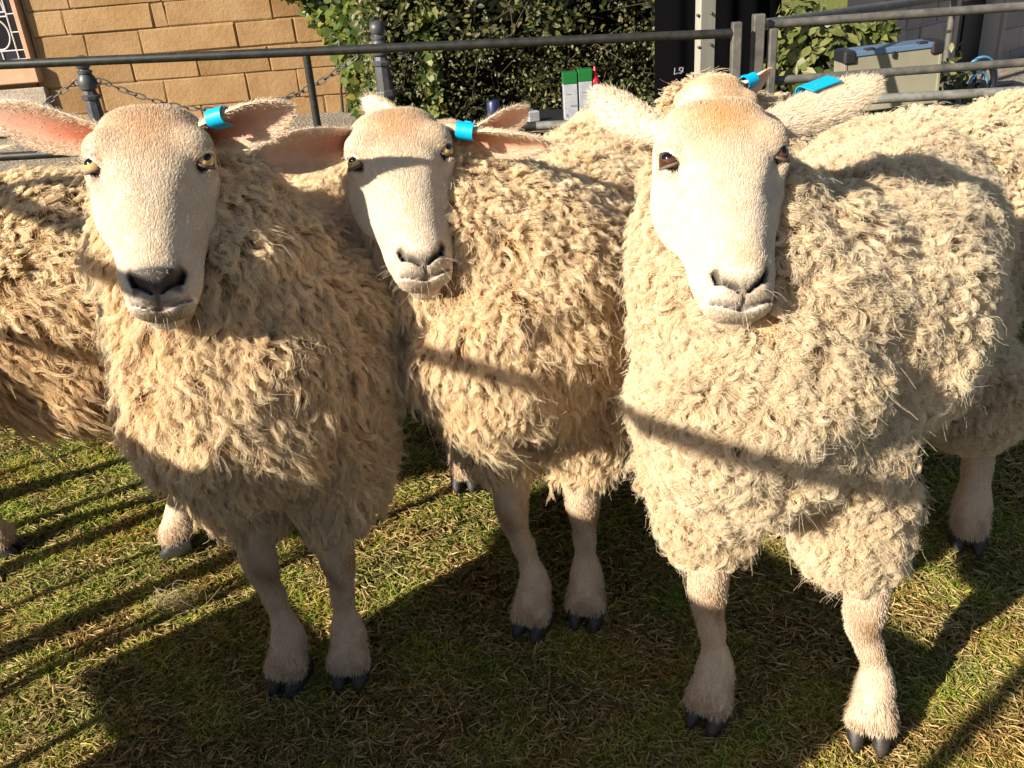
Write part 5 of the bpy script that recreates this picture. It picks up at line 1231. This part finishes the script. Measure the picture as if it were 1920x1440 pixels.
# right-hand front sheep
g = onground
SHEEP.append(dict(seed=3, F=(0.355, 1.0), axis=(0.50, 0.866), lean=0.055, ruff=px(1560, 420, 1.12), scale=0.94, zoff=0.052, barrel=[((0.23, 0.0, 0.565), (0.64, -0.02, 0.565), 0.187)], legs=[g(1330, 1345)[:2], g(1628, 1378)[:2], g(1812, 1020)[:2], (0.60, 1.50)],
    eye=(px(1237, 296, 1.005) + px(1482, 284, 1.005)) / 2, lat=px(1482, 283, 1.0) - px(1237, 297, 1.0), nose=px(1363, 510, 0.95), hs=0.965,
    ears=[dict(side=-1, tip=px(1112, 172, 1.08), open=(-0.2, 0.7, -0.6), w=0.032, cup=0.75, fur=0.0075),
          dict(side=1, tip=px(1648, 148, 1.10), open=(0.1, 0.6, -0.8), w=0.034, cup=0.7, fur=0.0075, tag=dict(t=0.62, len=0.042, r=0.0105, depth=0.022))],
    eyemat='eye_brown', nose_dark=0.3, rosy=1.15, wool='wool_cream', fat=0.96, neck=1.0, locks=19000, K=34, P=11, rad=0.0075, thick=0.00034, fuzz=0.3, zcut=0.35, bulk=1.0,
    lock=lambda p, n, rear, rng: (np.where(rear < 0.16, 0.036, 0.026) * (0.75 + 0.5 * np.clip(-n[:, 2], 0, 1)), np.where(rear < 0.16, 0.016, 0.017) * np.ones(len(p)),
        np.where(rear < 0.16, 0.0056, 0.0030), np.where(rear < 0.16, 2.1, 1.7), 0.24, 0.06),
    label='foremost sheep on the right, creamy curly fleece and brown eyes, facing the camera', deep=(0.52, 0.36, 0.19)))
# left-hand front sheep
SHEEP.append(dict(seed=5, barrel=[((0.12, 0.0, 0.555), (0.60, 0.0, 0.565), 0.172)], F=(-0.36, 1.175), lean=0.02, zoff=0.015, axis=(0.22, 0.97), legs=[g(548, 1278)[:2], g(662, 1268)[:2], (-0.34, 1.81), (-0.12, 1.73)],
    eye=(px(160, 312, 1.05) + px(398, 292, 1.06)) / 2, lat=px(398, 298, 1.075) - px(160, 308, 1.045), nose=px(272, 520, 1.005), hs=0.965,
    ears=[dict(side=-1, tip=px(-22, 212, 1.07), open=(-0.25, -0.85, -0.35), w=0.037, cup=0.42, fur=0.006, pink=(0.62, 0.20, 0.11), droop=0.0),
          dict(side=1, tip=px(548, 200, 1.06), open=(0.15, -0.85, -0.5), w=0.036, cup=0.75, fur=0.006, tag=dict(t=0.40, len=0.022, r=0.0095, depth=0.012))],
    eyemat='eye_amber', nose_dark=0.95, rosy=0.8, wool='wool_tan', fat=0.97, neck=1.15, locks=15500, K=34, P=10, rad=0.0082, thick=0.00037, zcut=0.325,
    lock=lock_wavy(0.062, 0.016, 0.0040, 1.9, 0.20, 0.04), label='left front sheep with amber eyes and a dark nose, blue tag in its ear'))
# middle sheep
SHEEP.append(dict(seed=8, barrel=[((0.12, 0.0, 0.555), (0.60, 0.0, 0.565), 0.170)], F=(0.03, 1.27), axis=(0.36, 0.93), legs=[g(1000, 1178)[:2], g(1100, 1158)[:2], (0.19, 1.86), (0.42, 1.80)],
    eye=(px(650, 312, 1.215) + px(852, 268, 1.225)) / 2, lat=px(852, 276, 1.24) - px(650, 304, 1.215), nose=px(779, 470, 1.165), hs=0.965,
    ears=[dict(side=-1, tip=px(484, 292, 1.20), open=(0.05, -0.9, -0.35), w=0.036, cup=0.42, fur=0.006, pink=(0.46, 0.22, 0.15)),
          dict(side=1, tip=px(1030, 272, 1.25), open=(0.0, -0.75, -0.65), w=0.034, cup=0.7, fur=0.006, pink=(0.60, 0.20, 0.09), tag=dict(t=0.34, len=0.024, r=0.0105, depth=0.013))],
    eyemat='eye_amber', nose_dark=0.40, rosy=0.9, wool='wool_tan', fat=0.95, neck=1.05, locks=15500, K=33, P=10, rad=0.0080, thick=0.00037, zcut=0.355, lean=0.03, zoff=0.015,
    lock=lock_wavy(0.060, 0.015, 0.0038, 1.9, 0.20, 0.04), label='middle sheep of the front three, head turned to its right under a shaded ear'))
# far left sheep, side on
hx = aty(-90, 330, 1.62)
SHEEP.append(dict(seed=11, zoff=-0.085, F=(-1.14, 1.60), extra=[((0.30, 0.0, 0.47), (0.34, 0.19, 0.17))], back_tint=(1.12, 1.28, 1.5), axis=(0.985, 0.12), legs=[(-1.10, 1.60, (1, 0)), (-1.24, 1.80), (-0.715, 1.56), (-0.62, 1.78)], scale=1.16,  # back tint puts the lit top into the wool colour
    eye=np.array([-1.62, 1.66, 0.74]), lat=np.array([-0.1, -1.0, 0.0]), nose=np.array([-1.76, 1.66, 0.64]), hs=0.965,
    ears=[dict(side=-1, tip=np.array([-1.60, 1.86, 0.80]), open=(-1, 0, 0), w=0.03, cup=0.6, fur=0.01),
          dict(side=1, tip=aty(26, 272, 1.50), open=(-0.6, 0.2, -0.6), w=0.026, cup=0.8, fur=0.012)],
    eyemat='eye_amber', wool='wool_brown', fat=1.1, locks=10500, K=26, P=11, rad=0.0085, zcut=0.27, q=0.5, thick=0.0006, vox=0.011,
    lock=lock_wavy(0.105, 0.016, 0.0045, 2.4, 0.22, 0.03, 0.35), label='side-on sheep at the left edge, long wavy brown wool'))
# far right sheep behind the foremost one
SHEEP.append(dict(coat_tint=(1.0, 0.93, 0.82), seed=13, zoff=-0.045, F=(0.66, 2.02), axis=(0.97, 0.22), legs=[(0.62, 1.95), (0.64, 2.14), (1.12, 1.93), (1.22, 2.20)], scale=0.95,
    eye=(px(1305, 220, 1.66) + px(1432, 206, 1.72)) / 2, lat=px(1432, 206, 1.74) - px(1305, 220, 1.66), nose=px(1345, 355, 1.64), hs=0.965,
    ears=[dict(side=-1, tip=px(1225, 300, 1.86), open=(-0.2, 0.6, 0.7), w=0.022, cup=0.6, fur=0.01),
          dict(side=1, tip=px(1444, 136, 1.78), open=(0.1, -0.85, -0.5), w=0.028, cup=0.8, fur=0.006, tag=dict(t=0.28, len=0.026, r=0.012, depth=0.014))],
    wool='wool_cream', fat=1.1, locks=10000, K=22, P=10, rad=0.008, zcut=0.28, q=0.5, thick=0.0006, vox=0.011,
    lock=lock_wavy(0.046, 0.020, 0.0050, 2.4, 0.3, 0.08, 0.7), label='sheep behind the foremost one, only its crown and long back showing'))
# sheep behind the middle one
SHEEP.append(dict(seed=17, zoff=-0.04, F=(-0.02, 1.98), axis=(0.62, 0.78), legs=[(-0.10, 1.95), (0.06, 1.90), (0.30, 2.48), (0.50, 2.40)], scale=0.9,
    eye=px(832, 290, 1.66), lat=np.array([1, 0.1, 0.0]), nose=px(840, 420, 1.60), hs=0.965,
    ears=[dict(side=-1, tip=px(680, 184, 1.72), open=(-0.2, 0.8, 0.3), w=0.030, cup=0.6, fur=0.01),
          dict(side=1, tip=px(992, 206, 1.72), open=(0.1, -0.85, -0.3), w=0.030, cup=0.6, fur=0.01)],
    wool='wool_cream', fat=1.05, locks=9500, K=22, P=9, rad=0.008, zcut=0.28, q=0.5, thick=0.0006, vox=0.011, tuft=1.8,
    lock=lock_wavy(0.045, 0.022, 0.004, 2.0, 0.3, 0.1, 0.8), label='sheep hidden behind the middle one, two ear tips and a lit back showing'))
for sp in SHEEP: make_sheep(sp)
# ------------------------------------------------------------------ near side of the pen, to the left of the camera: unseen, some parts added only for their shadow over the sheep and the lawn
AZ = np.array([math.sin(SUN_AZ), math.cos(SUN_AZ), 0]); CX = np.array([AZ[1], -AZ[0], 0]); A0 = -0.36; LIFT = -A0 * math.tan(SUN_EL)
dg = lambda c, z: AZ * A0 + CX * c + np.array([0, 0, z + LIFT])
hp = empty('pen_panel', dg(-0.9, -LIFT), 'near pen panel with a solid board under its top rail', 'fence panel', 'pen fence panels')
tube('top_rail', dens(dg(-1.27, 0.885), dg(-0.20, 0.985)), 0.0135, M['steel'], hp)
axd = np.stack([CX, AZ, [0, 0, 1.0]]); gw = -LIFT
for i, (c0, c1) in enumerate(((-1.23, -1.03), (-1.034, -0.77), (-0.774, -0.515))):
    m_ = MB(); zt_ = 0.66; m_.box(dg((c0 + c1) / 2, (zt_ + gw + 0.02) / 2) + AZ * 0.022 * (i % 2), (c1 - c0, 0.018, zt_ - gw - 0.02), axd, 0.003); m_.build('board', M['timber'], hp)
for c_ in (-1.20, -0.395, -0.20):
    m_ = MB(); zt_ = 0.93; m_.box(dg(c_, (zt_ + gw - 0.02) / 2), (0.03, 0.03, zt_ - gw + 0.02), axd, 0.003); m_.build('post', M['steel'], hp)
h2 = empty('pen_panel', dg(-1.9, -LIFT), 'near pen panel with open rails left of the boarded one', 'fence panel', 'pen fence panels')
for z, r in ((0.885, 0.016), (0.66, 0.012), (0.315, 0.012)):
    tube('rail', dens(dg(-2.7, z + 0.02), dg(-1.49, z)), r, M['steel'], h2)
for i, (c0, c1) in enumerate(((-2.6, -2.25), (-2.253, -1.92), (-1.923, -1.60))):
    m_ = MB(); m_.box(dg((c0 + c1) / 2, 0.485) + AZ * (0.02 + 0.022 * (i % 2)), (c1 - c0, 0.016, 0.31), axd, 0.003); m_.build('board', M['timber'], h2)  # boards added out of view to shade the left sheep's flank
for c_, wd_ in ((-2.30, 0.02), (-2.02, 0.03), (-1.86, 0.05), (-1.715, 0.018), (-1.585, 0.055), (-1.505, 0.016)):
    m_ = MB(); m_.box(dg(c_, (0.31 + gw) / 2), (wd_, 0.02, 0.31 - gw), axd, 0.003); m_.build('bar', M['timber'], h2)  # bars added out of view for the shadow stripes on the left lawn
for c_ in (-2.7, -1.48):
    m_ = MB(); zt_ = 0.92; m_.box(dg(c_, (zt_ + gw - 0.02) / 2), (0.026, 0.026, zt_ - gw + 0.02), axd, 0.003); m_.build('post', M['steel'], h2)

m_ = MB(); m_.box(dg(-1.33, 0.135) + AZ * 0.03, (0.21, 0.016, 0.19), axd, 0.003); m_.build('board', M['timber'], hp)  # low board added out of view to darken the lawn at lower left
m_ = MB(); m_.box(dg(-1.30, gw / 2 + 0.02) + AZ * 0.034, (0.02, 0.02, -gw + 0.05), axd, 0.002); m_.build('stake', M['timber'], hp)  # added upright carrying the low shading board
